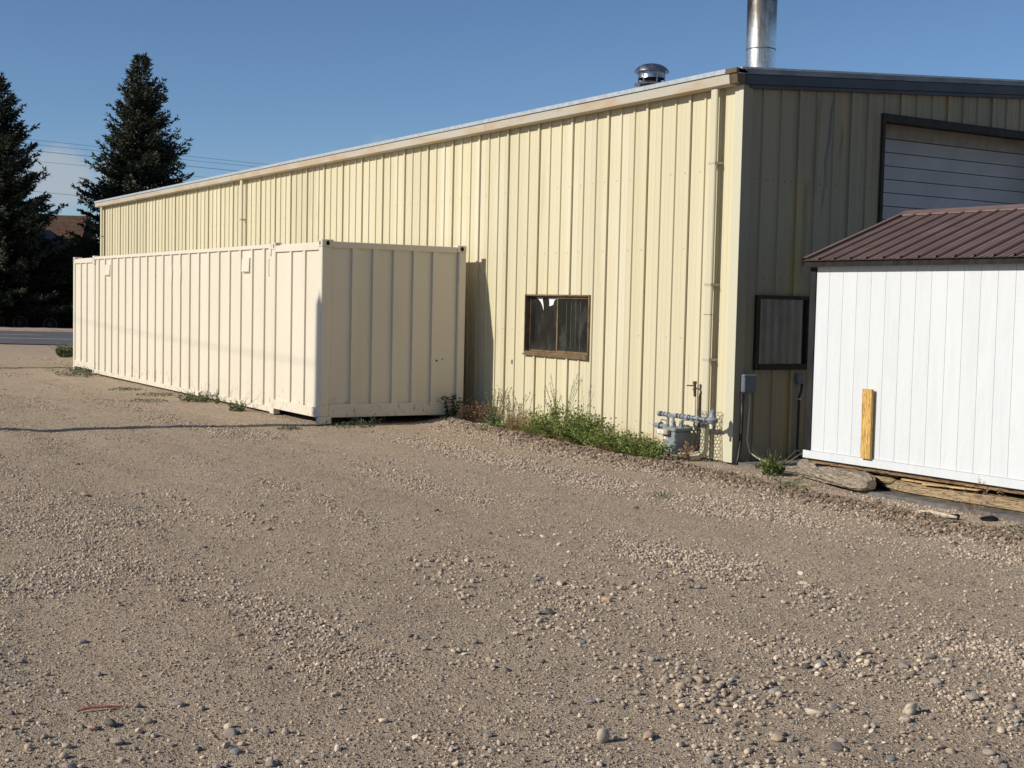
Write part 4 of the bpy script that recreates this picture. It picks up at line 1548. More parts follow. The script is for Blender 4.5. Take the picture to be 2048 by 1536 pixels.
# ------------------------------------------------------------------ plants
def facing_quads(c, d, u, L, Wd):
    """diamond leaves: base c, direction d, sideways u"""
    a = c
    b = c + d * (L * 0.45)[:, None] + u * (Wd * 0.5)[:, None]
    e = c + d * L[:, None]
    f = c + d * (L * 0.45)[:, None] - u * (Wd * 0.5)[:, None]
    v = np.stack([a, b, e, f], 1).reshape(-1, 3)
    q = np.arange(len(v)).reshape(-1, 4)
    return v, q


def unit(v):
    return v / np.maximum(np.linalg.norm(v, axis=-1, keepdims=True), 1e-9)


def leaf_mesh(name, c, d, L, Wd, mat, rg, droop=0.0, tint=None):
    r = unit(rg.normal(size=c.shape))
    u = unit(np.cross(d, r))
    v, q = facing_quads(c, d, u, L, Wd)
    t = rg.random(len(q)) if tint is None else tint
    return mesh_np(name, v, q, mat, False, {"tint": ('FACE', t)})


def put(name, me, parent):
    o = bpy.data.objects.new(name, me)
    COL.objects.link(o)
    o.parent = parent
    return o


def plant(name, label, cat, x, y, kind, h, r, n, mat, seed, leaf=(0.03, 0.018), lean=0.35, group=None, stemmat='stem', seeds=None):
    rg = np.random.default_rng(seed)
    z = float(gz(x, y))
    t = thing(name, label, cat, (x, y, z - 0.005), group)
    if kind == 'bush':
        ns = max(4, int(n / 45))
        m = MB()
        cs, ds = [], []
        per = int(n / ns)
        for s in range(ns):
            az = rg.random() * 6.283
            rr = r * math.sqrt(rg.random())
            bx, by = rr * 0.55 * math.cos(az), rr * 0.55 * math.sin(az)
            hh = h * (0.55 + 0.45 * rg.random()) * (1 - 0.35 * (rr / r) ** 2)
            tip = Vector((bx + rr * lean * 1.6 * math.cos(az), by + rr * lean * 1.6 * math.sin(az), hh))
            midp = Vector((bx * 1.1, by * 1.1, hh * 0.5))
            m.tube([(bx * 0.6, by * 0.6, 0), midp, tip], [0.004, 0.003, 0.0015], 3, False)
            u = rg.random(per) ** 0.75
            base = np.outer(1 - u, np.array([bx * 0.6, by * 0.6, 0])) + np.outer(u, np.array(tip))
            cs.append(base + rg.normal(size=(per, 3)) * np.array([0.20, 0.20, 0.10]) * r * 0.55)
            dd = rg.normal(size=(per, 3))
            dd[:, 2] = np.abs(dd[:, 2]) * 0.5 + 0.05
            ds.append(unit(dd))
        c = np.concatenate(cs)
        c[:, 2] = np.abs(c[:, 2]) + 0.01
        d = np.concatenate(ds)
        L = leaf[0] * (0.6 + 0.8 * rg.random(len(c)))
        put("leaves", leaf_mesh("leaves", c, d, L, L * leaf[1] / leaf[0], mat, rg), t)
        me = m.mesh("stem", M[stemmat], fix=False)
        put("stem", me, t)
    elif kind == 'grass':
        # curved blades
        az = rg.random(n) * 6.283
        rr = r * 0.35 * np.sqrt(rg.random(n))
        base = np.stack([rr * np.cos(az), rr * np.sin(az), np.zeros(n)], 1)
        ln = h * (0.45 + 0.6 * rg.random(n))
        out = lean * (0.3 + rg.random(n))
        d1 = unit(np.stack([np.cos(az) * out, np.sin(az) * out, np.ones(n)], 1))
        d2 = unit(np.stack([np.cos(az) * out * 3.0, np.sin(az) * out * 3.0, np.full(n, 0.55)], 1))
        w = np.full(n, leaf[1]) * (0.6 + 0.8 * rg.random(n))
        side = np.stack([-np.sin(az + 0.7), np.cos(az + 0.7), np.zeros(n)], 1)
        p1 = base + d1 * (ln * 0.55)[:, None]
        p2 = p1 + d2 * (ln * 0.5)[:, None]
        v = np.stack([base - side * w[:, None], base + side * w[:, None], p1 + side * w[:, None] * 0.8, p1 - side * w[:, None] * 0.8,
                      p2 + side * w[:, None] * 0.15, p2 - side * w[:, None] * 0.15], 1).reshape(-1, 3)
        i0 = np.arange(n) * 6
        q = np.concatenate([np.stack([i0, i0 + 1, i0 + 2, i0 + 3], 1), np.stack([i0 + 3, i0 + 2, i0 + 4, i0 + 5], 1)])
        put("blades", mesh_np("blades", v, q, mat, False, {"tint": ('FACE', np.tile(rg.random(n), 2))}), t)
        if seeds:
            k = min(n, seeds)
            cc, dd = [], []
            for i in range(k):
                for s in range(10):
                    cc.append(p2[i] - d2[i] * 0.05 * rg.random() + rg.normal(0, 0.012, 3))
                    dd.append(unit(d2[i] + rg.normal(0, 0.5, 3) - np.array([0, 0, 0.4])))
            cc, dd = np.array(cc), np.array(dd)
            put("seed_heads", leaf_mesh("seed_heads", cc, dd, np.full(len(cc), 0.022), np.full(len(cc), 0.008), mat, rg), t)
    elif kind == 'stalk':
        # upright stems, narrow leaves and a dense seed spike
        m = MB()
        cs, ds, ls = [], [], []
        sc, sd = [], []
        for s in range(n):
            az = rg.random() * 6.283
            rr = r * 0.5 * math.sqrt(rg.random())
            bx, by = rr * math.cos(az), rr * math.sin(az)
            hh = h * (0.6 + 0.4 * rg.random())
            tip = np.array([bx * (1 + lean * 2), by * (1 + lean * 2), hh])
            m.tube([(bx * 0.6, by * 0.6, 0), (bx, by, hh * 0.5), tuple(tip)], [0.0045, 0.0035, 0.002], 4, False)
            for q in range(16):
                u = rg.random() * 0.7
                cs.append(np.array([bx * (0.6 + 0.4 * u), by * (0.6 + 0.4 * u), hh * u]))
                a2 = rg.random() * 6.283
                ds.append(unit(np.array([math.cos(a2), math.sin(a2), 0.7])))
                ls.append(leaf[0] * (1.2 - u))
            for q in range(26):
                u = 0.70 + 0.30 * rg.random()
                sc.append(np.array([bx, by, 0]) * (1 - u) * 0 + np.array([bx + (tip[0] - bx) * (u - 0.5) * 2, by + (tip[1] - by) * (u - 0.5) * 2, hh * u]) + rg.normal(0, 0.006, 3))
                sd.append(unit(rg.normal(size=3) + np.array([0, 0, 1.2])))
        cs, ds, ls = np.array(cs), np.array(ds), np.array(ls)
        put("leaves", leaf_mesh("leaves", cs, ds, ls, ls * leaf[1] / leaf[0], mat, rg), t)
        if seeds is not None:
            sc, sd = np.array(sc), np.array(sd)
            put("seed_spikes", leaf_mesh("seed_spikes", sc, sd, np.full(len(sc), 0.020), np.full(len(sc), 0.010), M[seeds] if isinstance(seeds, str) else mat, rg), t)
        put("stem", m.mesh("stem", M[stemmat], fix=False), t)
    elif kind == 'mat':
        az = rg.random(n) * 6.283
        rr = r * np.sqrt(rg.random(n))
        c = np.stack([rr * np.cos(az), rr * np.sin(az), 0.008 + h * rg.random(n) * (1 - (rr / r) ** 2)], 1)
        d = rg.normal(size=(n, 3))
        d[:, 2] = np.abs(d[:, 2]) * 0.6
        d = unit(d)
        L = leaf[0] * (0.6 + 0.8 * rg.random(n))
        put("leaves", leaf_mesh("leaves", c, d, L, L * leaf[1] / leaf[0], mat, rg), t)
    return t


L_ = M['leaf']
G1 = "weeds along the base of the metal wall"
plant("leafy_weed", "dark leafy weed growing before the right end of the container", "weed", 2.30, 0.0 - 0.10, 'bush', 0.52, 0.20, 330, M['leafdark'], 11, (0.045, 0.028), 0.3, G1)
plant("thin_weed", "tall dark thin weed in the gap between container and building", "weed", 2.72, 0.02, 'stalk', 0.62, 0.10, 3, M['leafdark'], 12, (0.05, 0.025), 0.1, G1)
plant("dry_weed", "dead reddish brown weed clump at the container's right corner", "weed", 2.62, -0.32, 'bush', 0.42, 0.26, 700, M['drybrown'], 13, (0.045, 0.016), 0.35, G1, 'drystem')
plant("dry_weed", "smaller pinkish dry weed beside the dark leafy weed", "weed", 2.42, -0.22, 'bush', 0.30, 0.18, 300, M['drypink'], 14, (0.04, 0.014), 0.35, G1, 'drystem')
plant("tall_weed", "grey green tall weed with upright spikes next to the brown clump", "weed", 2.66, -0.92, 'stalk', 0.66, 0.34, 18, M['leafgrey'], 15, (0.075, 0.022), 0.5, G1, seeds='leafgrey')
plant("leafy_weed", "low green weed under the grey green spiked weed", "weed", 2.50, -1.08, 'bush', 0.26, 0.22, 420, M['leafgrey'], 16, (0.035, 0.018), 0.4, G1)
plant("tall_weed", "weed with dark seed spikes standing left of the window", "weed", 2.74, -1.42, 'stalk', 0.70, 0.42, 13, M['leafgrey'], 17, (0.07, 0.018), 0.6, G1, seeds='drybrown')
plant("dry_grass", "tan dry grass tuft below the left side of the window", "grass tuft", 2.58, -1.72, 'grass', 0.40, 0.40, 260, M['dry'], 18, (0.03, 0.0022), 0.45, G1, seeds=60)
plant("dry_grass", "tan dry grass tuft between the spiked weed and the green bush", "grass tuft", 2.60, -2.20, 'grass', 0.36, 0.42, 260, M['dry'], 19, (0.03, 0.0022), 0.5, G1, seeds=60)
plant("leafy_weed", "small green weed at the foot of the dry grass", "weed", 2.42, -1.62, 'bush', 0.20, 0.22, 330, L_, 20, (0.03, 0.018), 0.4, G1)
plant("bare_weed", "tall bare grey stalks rising out of the green bush under the window", "weed", 2.60, -2.95, 'stalk', 1.0, 0.30, 8, M['leafgrey'], 21, (0.04, 0.01), 0.6, G1, seeds='drystem' if False else 'leafgrey')
plant("bare_weed", "short bare stalks leaning left of the green bush", "weed", 2.62, -2.62, 'stalk', 0.72, 0.28, 6, M['leafgrey'], 22, (0.04, 0.01), 1.0, G1, seeds='leafgrey')
plant("green_bush", "large bright green leafy bush below the window", "bush", 2.42, -3.22, 'bush', 0.60, 0.44, 2300, L_, 23, (0.036, 0.026), 0.4, G1)
plant("green_bush", "rounded bright green bush right of the window bush", "bush", 2.38, -3.85, 'bush', 0.54, 0.40, 2100, L_, 24, (0.036, 0.026), 0.4, G1)
plant("green_bush", "small green bush on the left flank of the window bush", "bush", 2.30, -2.78, 'bush', 0.32, 0.30, 700, L_, 25, (0.034, 0.024), 0.4, G1)
plant("low_bush", "low green bush midway between the tall bush and the gas meter", "bush", 2.30, -4.52, 'bush', 0.36, 0.38, 1400, L_, 26, (0.034, 0.022), 0.45, G1)
plant("low_bush", "low green bush left of the gas meter", "bush", 2.30, -5.02, 'bush', 0.36, 0.36, 1400, L_, 27, (0.034, 0.022), 0.45, G1)
plant("low_bush", "low green bush covering the foot of the gas meter", "bush", 2.22, -5.50, 'bush', 0.30, 0.32, 1200, L_, 28, (0.034, 0.022), 0.45, G1)
plant("dry_grass", "wispy dry grass behind the low bush midway along the wall", "grass tuft", 2.72, -4.62, 'grass', 0.42, 0.45, 140, M['drypink'], 29, (0.03, 0.0018), 0.6, G1, seeds=80)
plant("dry_grass", "wispy dry grass behind the low bush left of the meter", "grass tuft", 2.70, -5.10, 'grass', 0.34, 0.4, 110, M['dry'], 30, (0.03, 0.0018), 0.6, G1, seeds=60)
plant("dry_weed", "pinkish dry weed in front of the downspout outlet", "weed", 2.62, -5.86, 'bush', 0.28, 0.16, 260, M['drypink'], 31, (0.03, 0.014), 0.3, G1, 'drystem')
plant("leafy_weed", "tiny green sprig right of the downspout outlet", "weed", 2.05, -5.85, 'bush', 0.12, 0.12, 120, L_, 32, (0.03, 0.016), 0.4, G1)
plant("dry_grass", "straw coloured dead stems standing inside the large bush below the window", "grass tuft", 2.36, -3.45, 'grass', 0.52, 0.5, 70, M['dry'], 56, (0.03, 0.002), 0.5, G1, seeds=30)
plant("dry_grass", "straw coloured dead stems in front of the low bush midway along the wall", "grass tuft", 2.16, -4.72, 'grass', 0.30, 0.5, 90, M['dry'], 57, (0.03, 0.002), 0.7, G1, seeds=20)
plant("dry_grass", "short dead grass at the front edge of the window bush", "grass tuft", 2.12, -3.05, 'grass', 0.24, 0.5, 130, M['dry'], 58, (0.03, 0.002), 0.8, G1)
plant("leafy_weed", "small grey green weed between the two bushes nearest the window", "weed", 2.52, -4.15, 'bush', 0.40, 0.24, 420, M['leafgrey'], 59, (0.032, 0.018), 0.4, G1)
G2 = "weeds by the shed corner"
plant("leafy_weed", "green leafy weed beside the white cord in front of the log", "weed", 2.70, -7.42, 'stalk', 0.34, 0.36, 16, L_, 33, (0.085, 0.03), 0.6, G2)
plant("leafy_weed", "sparse green weed at the foot of the gable corner", "weed", 2.98, -6.95, 'stalk', 0.17, 0.2, 6, L_, 34, (0.05, 0.02), 0.6, G2)
plant("dry_weed", "yellowish low weed before the end of the log", "weed", 2.20, -8.30, 'bush', 0.20, 0.26, 260, M['leafgrey'], 35, (0.03, 0.012), 0.5, G2)
plant("leafy_weed", "flat green weed on the dirt bank below the log", "weed", 1.86, -8.72, 'mat', 0.07, 0.17, 160, L_, 36, (0.035, 0.018), 0.4, G2)
plant("dry_grass", "lone dry grass stalks with drooping seed heads before the shed", "grass tuft", 2.45, -10.62, 'grass', 0.42, 0.22, 26, M['drypink'], 37, (0.03, 0.0016), 0.4, G2, seeds=26)
plant("leafy_weed", "small green weed on the bank right of the pale wood scrap", "weed", 1.95, -11.6, 'mat', 0.08, 0.25, 180, M['mat'], 38, (0.03, 0.014), 0.4, G2)
G3 = "weeds along the foot of the container"
plant("roadside_weed", "leafy green weed at the container's far corner by the street", "weed", 1.45, 23.3, 'stalk', 0.62, 0.6, 34, M['leafgrey'], 41, (0.16, 0.05), 0.6, G3)
plant("grass_patch", "flat green patch under the raised far end of the container", "grass patch", -0.28, 14.9, 'bush', 0.16, 0.7, 700, M['mat'], 42, (0.045, 0.018), 0.5, G3)
plant("grass_patch", "flat green patch along the container's far middle post", "grass patch", -0.42, 13.3, 'bush', 0.10, 0.6, 420, M['mat'], 43, (0.045, 0.018), 0.5, G3)
plant("grass_patch", "small flat green patch halfway along the container", "grass patch", -0.75, 8.4, 'mat', 0.05, 0.33, 240, M['mat'], 44, (0.035, 0.016), 0.5, G3)
plant("grass_patch", "round flat green patch left of the leafy weed row", "grass patch", -0.62, 6.75, 'mat', 0.06, 0.36, 260, M['mat'], 45, (0.035, 0.016), 0.5, G3)
plant("leafy_weed", "wide leafy green weed against the container's bottom rail", "weed", -0.32, 5.15, 'stalk', 0.28, 0.85, 26, M['leafgrey'], 46, (0.07, 0.028), 0.5, G3)
plant("leafy_weed", "upright single weed right of the wide weed at the container", "weed", -0.16, 4.45, 'stalk', 0.36, 0.12, 4, M['leafgrey'], 47, (0.065, 0.03), 0.2, G3)
plant("leafy_weed", "bushy green weed left of the container's near middle post", "weed", -0.28, 2.95, 'stalk', 0.28, 0.4, 15, M['leafgrey'], 48, (0.07, 0.028), 0.6, G3)
plant("grass_patch", "little flat green patch on the gravel before the wide weed", "grass patch", -1.15, 5.4, 'mat', 0.05, 0.38, 220, M['mat'], 49, (0.035, 0.016), 0.5, G3)
plant("grass_patch", "small dusty green patch left of the container's near corner", "grass patch", -0.68, -0.45, 'mat', 0.05, 0.20, 200, M['mat'], 50, (0.03, 0.014), 0.5, G3)
plant("grass_patch", "bluish green flat weed before the container's near end", "grass patch", 0.45, -0.30, 'mat', 0.08, 0.34, 420, M['mat'], 51, (0.034, 0.014), 0.5, G3)
plant("grass_patch", "thin green weed touching the container's end rail", "grass patch", 0.75, -0.12, 'bush', 0.16, 0.24, 260, M['mat'], 52, (0.03, 0.014), 0.5, G3)
plant("grass_sprig", "tiny green grass tuft alone in the tracks below the window", "grass tuft", 1.78, -2.05, 'grass', 0.13, 0.16, 60, L_, 53, (0.03, 0.003), 0.6, G3)
plant("grass_sprig", "flat green and tan grass tuft alone on the gravel lot", "grass tuft", 0.30, -8.35, 'grass', 0.12, 0.3, 80, M['leafgrey'], 54, (0.03, 0.003), 1.6, G3)
plant("grass_sprig", "faint dry weed alone at the right edge of the gravel lot", "grass tuft", 0.95, -11.2, 'grass', 0.07, 0.4, 60, M['mat'], 55, (0.03, 0.003), 1.6, G3)

# ------------------------------------------------------------------ stones, cobbles, debris
def rock_mesh(name, seed, sub=3, flat=0.6, jag=0.16, mat=None):
    rg = np.random.default_rng(seed)
    bm = bmesh.new()
    bmesh.ops.create_icosphere(bm, subdivisions=sub, radius=0.5)
    fr = rg.normal(size=(4, 3)) * 2.4
    ph = rg.random(4) * 6.28
    el = 0.72 + 0.2 * rg.random()
    planes = [(Vector(unit(rg.normal(size=3))), 0.30 + 0.14 * rg.random()) for _ in range(7 if jag > 0.1 else 3)]
    for v in bm.verts:
        p = v.co.copy()
        s = 1.0
        for f, q in zip(fr, ph):
            s += jag * 0.4 * math.sin(f[0] * p.x * 2 + f[1] * p.y * 2 + f[2] * p.z * 2 + q)
        p = p * s
        for nrm, dist in planes:
            e = p.dot(nrm) - dist
            if e > 0:
                p -= nrm * e * 0.85
        v.co = (p.x, p.y * el, p.z * flat)
    me = bpy.data.meshes.new(name)
    bm.to_mesh(me)
    bm.free()
    if mat:
        me.materials.append(mat)
    me.polygons.foreach_set("use_smooth", [jag < 0.14] * len(me.polygons))
    return me


LABELS = ['pale', 'tan', 'grey', 'pink', 'dark', 'blue']
ROCKS = {}
for ci, c in enumerate(LABELS):
    ROCKS[c] = [rock_mesh("cobble", 100 + 10 * ci + k, 3, 0.48 + 0.08 * (k % 3), 0.10 if k % 2 else 0.17, M['st_' + c]) for k in range(5)]
STONES = [(-4.16,-14.99,.069,'tan'),(-4.6,-15.04,.057,'grey'),(-4.63,-14.64,.069,'pink'),(-3.6,-14.27,.053,'tan'),(-3.6,-14.37,.062,'grey'),(-3.37,-14.2,.054,'pale'),(-3.85,-14.06,.064,'tan'),(-4.09,-14.19,.056,'tan'),(-4.02,-14.13,.062,'tan'),(-4.01,-14.46,.05,'tan'),(-3.1,-14.08,.056,'dark'),(-3.02,-14.11,.067,'blue'),(-2.42,-13.73,.055,'pale'),(-2.2,-13.84,.055,'tan'),(-2.82,-13.56,.054,'grey'),(-2.26,-13.23,.052,'grey'),(-3.94,-13.09,.053,'blue'),(-3.11,-12.86,.048,'blue'),(-2.72,-11.93,.057,'grey'),(-2.47,-11.86,.058,'grey'),(-2.39,-12.26,.063,'grey'),(-2.3,-12.07,.05,'dark'),(-2.6,-14.04,.064,'grey'),(-2.78,-14.12,.04,'grey'),(-3.5,-13.93,.05,'grey'),(-3.62,-14.08,.043,'blue'),(-3.51,-14.7,.055,'grey'),(-3.89,-15.13,.051,'grey'),(-4.55,-14.07,.045,'blue'),(-3.35,-15.02,.064,'pale'),(-3.51,-15.38,.055,'tan'),(-3.51,-15.21,.047,'pink'),(-2.63,-14.36,.067,'grey'),(-2.36,-14.3,.069,'grey'),(-2.41,-14.49,.05,'grey'),(-2.69,-14.64,.065,'grey'),(-2.78,-15.08,.046,'pale'),(-2.78,-14.96,.077,'grey'),(-2.98,-15.37,.038,'blue'),(-2.91,-15.32,.049,'grey'),(-3.29,-15.45,.032,'dark'),(-3.37,-15.54,.059,'grey'),(-3.42,-15.63,.058,'grey'),(-3.46,-15.69,.057,'grey'),(-3.52,-15.45,.045,'tan'),(-3.47,-15.45,.032,'grey'),(-4.0,-15.21,.063,'dark'),(-3.89,-15.14,.051,'grey'),(-3.86,-15.41,.044,'blue'),(-2.07,-14.2,.047,'pink'),(-2.52,-14.76,.043,'grey'),(-6.84,-13.37,.06,'pink'),(-6.75,-13.35,.069,'dark'),(-6.59,-13.38,.051,'tan'),(-6.12,-13.44,.043,'tan'),(-5.81,-11.56,.034,'pale'),(-5.68,-12.04,.053,'tan'),(-6.5,-11.77,.057,'grey'),(-6.59,-12.46,.042,'grey'),(-6.3,-14.2,.055,'grey'),(-7.06,-13.86,.054,'grey'),(-6.31,-13.72,.068,'grey'),(-6.8,-13.63,.066,'grey'),(-6.59,-13.74,.035,'grey'),(-7.08,-13.12,.037,'tan'),(-7.06,-13.4,.036,'grey'),(-6.89,-12.04,.049,'grey'),(-6.39,-13.21,.063,'grey'),(-6.51,-14.12,.055,'grey'),(-5.7,-11.05,.046,'dark'),(-6.57,-13.13,.044,'grey'),(-6.38,-13.98,.048,'blue'),(-6.14,-14.18,.026,'tan'),(-5.13,-6.19,.088,'pink'),(-4.6,-3.68,.058,'dark'),(-4.36,-6.88,.048,'dark'),(-4.4,-7.17,.043,'dark'),(-4.67,-7.03,.052,'grey'),(-4.59,-6.23,.07,'grey'),(-4.29,-8.14,.044,'pale'),(-3.86,-7.63,.047,'grey'),(-4.25,-8.84,.059,'grey'),(-3.86,-7.3,.038,'pale'),(-3.06,-7.2,.045,'dark'),(-2.48,-8.55,.047,'dark'),(-4.79,-12.62,.044,'tan'),(-4.7,-13.03,.037,'pale'),(-4.63,-13.2,.055,'tan'),(-4.39,-13.19,.051,'grey'),(-1.24,-5.0,.06,'grey'),(-.48,-8.97,.059,'dark'),(-3.15,-11.66,.064,'pale'),(-3.25,-11.51,.05,'grey'),(-3.78,-12.36,.058,'grey'),(-3.7,-12.36,.064,'dark'),(-3.73,-12.76,.049,'grey'),(-3.99,-12.72,.043,'grey'),(-3.77,-10.53,.045,'dark'),(-3.51,-11.57,.042,'pink'),(-2.51,-10.82,.047,'pale'),(-2.81,-9.56,.051,'grey'),(-2.66,-9.84,.038,'dark'),(-3.11,-12.87,.051,'blue'),(2.26,-9.54,.063,'grey'),(2.08,-9.91,.082,'grey')]
rs = np.random.default_rng(21)
cn = list(LABELS)
extra = []
while len(extra) < 95:
    dd = 5.2 + 7.5 * rs.random() ** 1.3
    a = (rs.random() - 0.5) * 0.80
    f = np.array([CF.x, CF.y]) / math.hypot(CF.x, CF.y)
    r_ = np.array([f[1], -f[0]])
    p = np.array([CAM.x, CAM.y]) + dd * (f * math.cos(a) + r_ * math.sin(a))
    right = math.sin(a) * dd
    if rs.random() > (0.35 + 0.65 * sstep(-1.5, 1.2, right)) * (0.25 + 1.2 * fbm(p[0] * 0.9, p[1] * 0.9, 2) ** 2):
        continue
    extra.append((p[0], p[1], 0.022 + 0.030 * rs.random() ** 2, cn[rs.choice(6, p=[.15, .2, .38, .09, .08, .10])]))
CNAME = {'pale': "pale cream", 'tan': "tan", 'grey': "brownish grey", 'pink': "pinkish brown", 'dark': "nearly black", 'blue': "blue grey"}
ORD = ["first", "second", "third", "fourth", "fifth", "sixth", "seventh", "eighth", "ninth", "tenth", "eleventh", "twelfth", "thirteenth", "fourteenth", "fifteenth",
       "sixteenth", "seventeenth", "eighteenth", "nineteenth", "twentieth"]
cells = {}
for (x, y, s, c) in STONES + extra:
    d = Vector((x, y, 0)) - CAM
    zc = d.dot(CF)
    u, v = 0.5 + 1.3066 * d.dot(CR) / zc, 0.5 - 1.7421 * d.dot(CU) / zc
    if not (0.0 < u < 1.0 and v < 1.0):
        continue
    row = "far" if v < 0.72 else ("middle" if v < 0.86 else "near")
    colm = "left" if u < 0.34 else ("centre" if u < 0.67 else "right")
    cells.setdefault((row, colm, c), []).append((u, x, y, s))
for (row, colm, c), L in cells.items():
    L.sort()
    for k, (u, x, y, s) in enumerate(L):
        o = bpy.data.objects.new("cobble", ROCKS[c][rs.integers(5)])
        COL.objects.link(o)
        o.location = (x, y, float(gz(x, y)) + s * 0.16)
        o.rotation_euler = (rs.normal(0, 0.15), rs.normal(0, 0.15), rs.random() * 6.28)
        o.scale = (s * 1.08, s * 1.08, s * (0.85 + 0.3 * rs.random()))
        where = "the %s %s of the gravel lot" % (row, colm)
        if len(L) == 1:
            lab = "only %s cobble in %s" % (CNAME[c], where)
        else:
            lab = "%s from left of the %s cobbles in %s" % (ORD[k], CNAME[c], where)
        tag(o, lab, "stone", "loose cobbles on the gravel lot")


def single_rock(name, label, cat, x, y, s, seed, mat, flat=0.6, jag=0.1, rot=(0, 0, 0), lift=0.2):
    o = bpy.data.objects.new(name, rock_mesh(name, seed, 3, flat, jag, mat))
    COL.objects.link(o)
    o.location = (x, y, float(gz(x, y)) + lift * (s if isinstance(s, float) else s[2]))
    o.scale = (s, s, s) if isinstance(s, float) else s
    o.rotation_euler = rot
    return tag(o, label, cat)


single_rock("egg_stone", "pale egg shaped stone standing on end near the bottom of the lot", "stone", -4.85, -14.59, 0.068, 61, M['st_pale'], 1.15, 0.06, (0.1, 0.15, 0), 0.45)
single_rock("stone_block", "elongated whitish stone with squared ends", "stone", -3.70, -14.76, (0.085, 0.045, 0.05), 62, M['st_pale'], 0.9, 0.17, (0, 0, -0.9), 0.3)
single_rock("brick_fragment", "salmon coloured broken brick fragment on the gravel", "brick fragment", -3.17, -12.26, (0.088, 0.045, 0.05), 63, M['st_salmon'], 0.9, 0.18, (0, 0, -0.75), 0.25)
single_rock("split_rock", "angular pale rock with a dark shaded side at the lower right", "rock", -3.23, -14.95, (0.085, 0.07, 0.085), 64, M['st_pale'], 0.8, 0.2, (0.2, 0, 0.3), 0.28)
single_rock("charred_clod", "black charred clod beside the pale wood scrap", "clod", 1.93, -10.80, (0.17, 0.10, 0.10), 65, M['charcoal'], 0.8, 0.42, (0, 0, -0.6), 0.2)
single_rock("charred_clod", "black crumbly clod near the right edge below the shed", "clod", 2.28, -10.96, (0.19, 0.10, 0.10), 66, M['charcoal'], 0.8, 0.45, (0, 0, -0.4), 0.2)
single_rock("dirt_clod", "grey brown lump of earth below the end of the log", "clod", 2.02, -9.75, (0.14, 0.11, 0.12), 67, M['st_grey'], 0.7, 0.2, (0, 0, 0), 0.25)
m = MB().tube([(1.60, -10.66, 0.03), (1.62, -10.80, 0.04), (1.645, -10.95, 0.035), (1.67, -11.08, 0.03)], [0.010, 0.026, 0.020, 0.012], 7)
o = m.build("wood_scrap", M['deadwood'], None, origin=(1.63, -10.9, 0.0))
o.location.z = float(gz(1.63, -10.9))
tag(o, "bleached scrap of wood lying on the dirt by the black clod", "wood scrap")
m = MB().tube([(-6.84, -13.08, 0.012), (-6.78, -13.09, 0.022), (-6.71, -13.115, 0.024), (-6.64, -13.14, 0.02)], [0.006, 0.008, 0.007, 0.004], 6)
o = m.build("red_stick", M['redstick'], None, origin=(-6.74, -13.1, 0))
o.location.z = float(gz(-6.74, -13.1))
tag(o, "thin reddish stick lying on the gravel at the lower left", "stick")

# gravel: one mass of pebbles scattered by geometry nodes
def pebble_shapes(name, mat, sub=1):
    c = bpy.data.collections.new(name)
    for k in range(6):
        rg = np.random.default_rng(300 + k)
        bm = bmesh.new()
        bmesh.ops.create_icosphere(bm, subdivisions=sub, radius=0.5)
        for v in bm.verts:
            v.co = Vector((v.co.x, v.co.y * 0.8, v.co.z * 0.72)) * float(0.82 + (0.36 if sub == 1 else 0.2) * rg.random())
        me = bpy.data.meshes.new("pebble_shape")
        bm.to_mesh(me)
        bm.free()
        me.materials.append(mat)
        c.objects.link(bpy.data.objects.new("pebble_shape", me))
    return c


proto = pebble_shapes("pebble_shapes", M['pebble'])
proto_coarse = bpy.data.collections.new("coarse_shapes")
for k in range(8):
    proto_coarse.objects.link(bpy.data.objects.new("pebble_shape", rock_mesh("pebble_shape", 500 + k, 2, 0.5 + 0.06 * (k % 4), 0.10 if k % 3 == 0 else 0.2, M['pebble'])))
proto_dirt = pebble_shapes("crumb_shapes", M['crumb'])


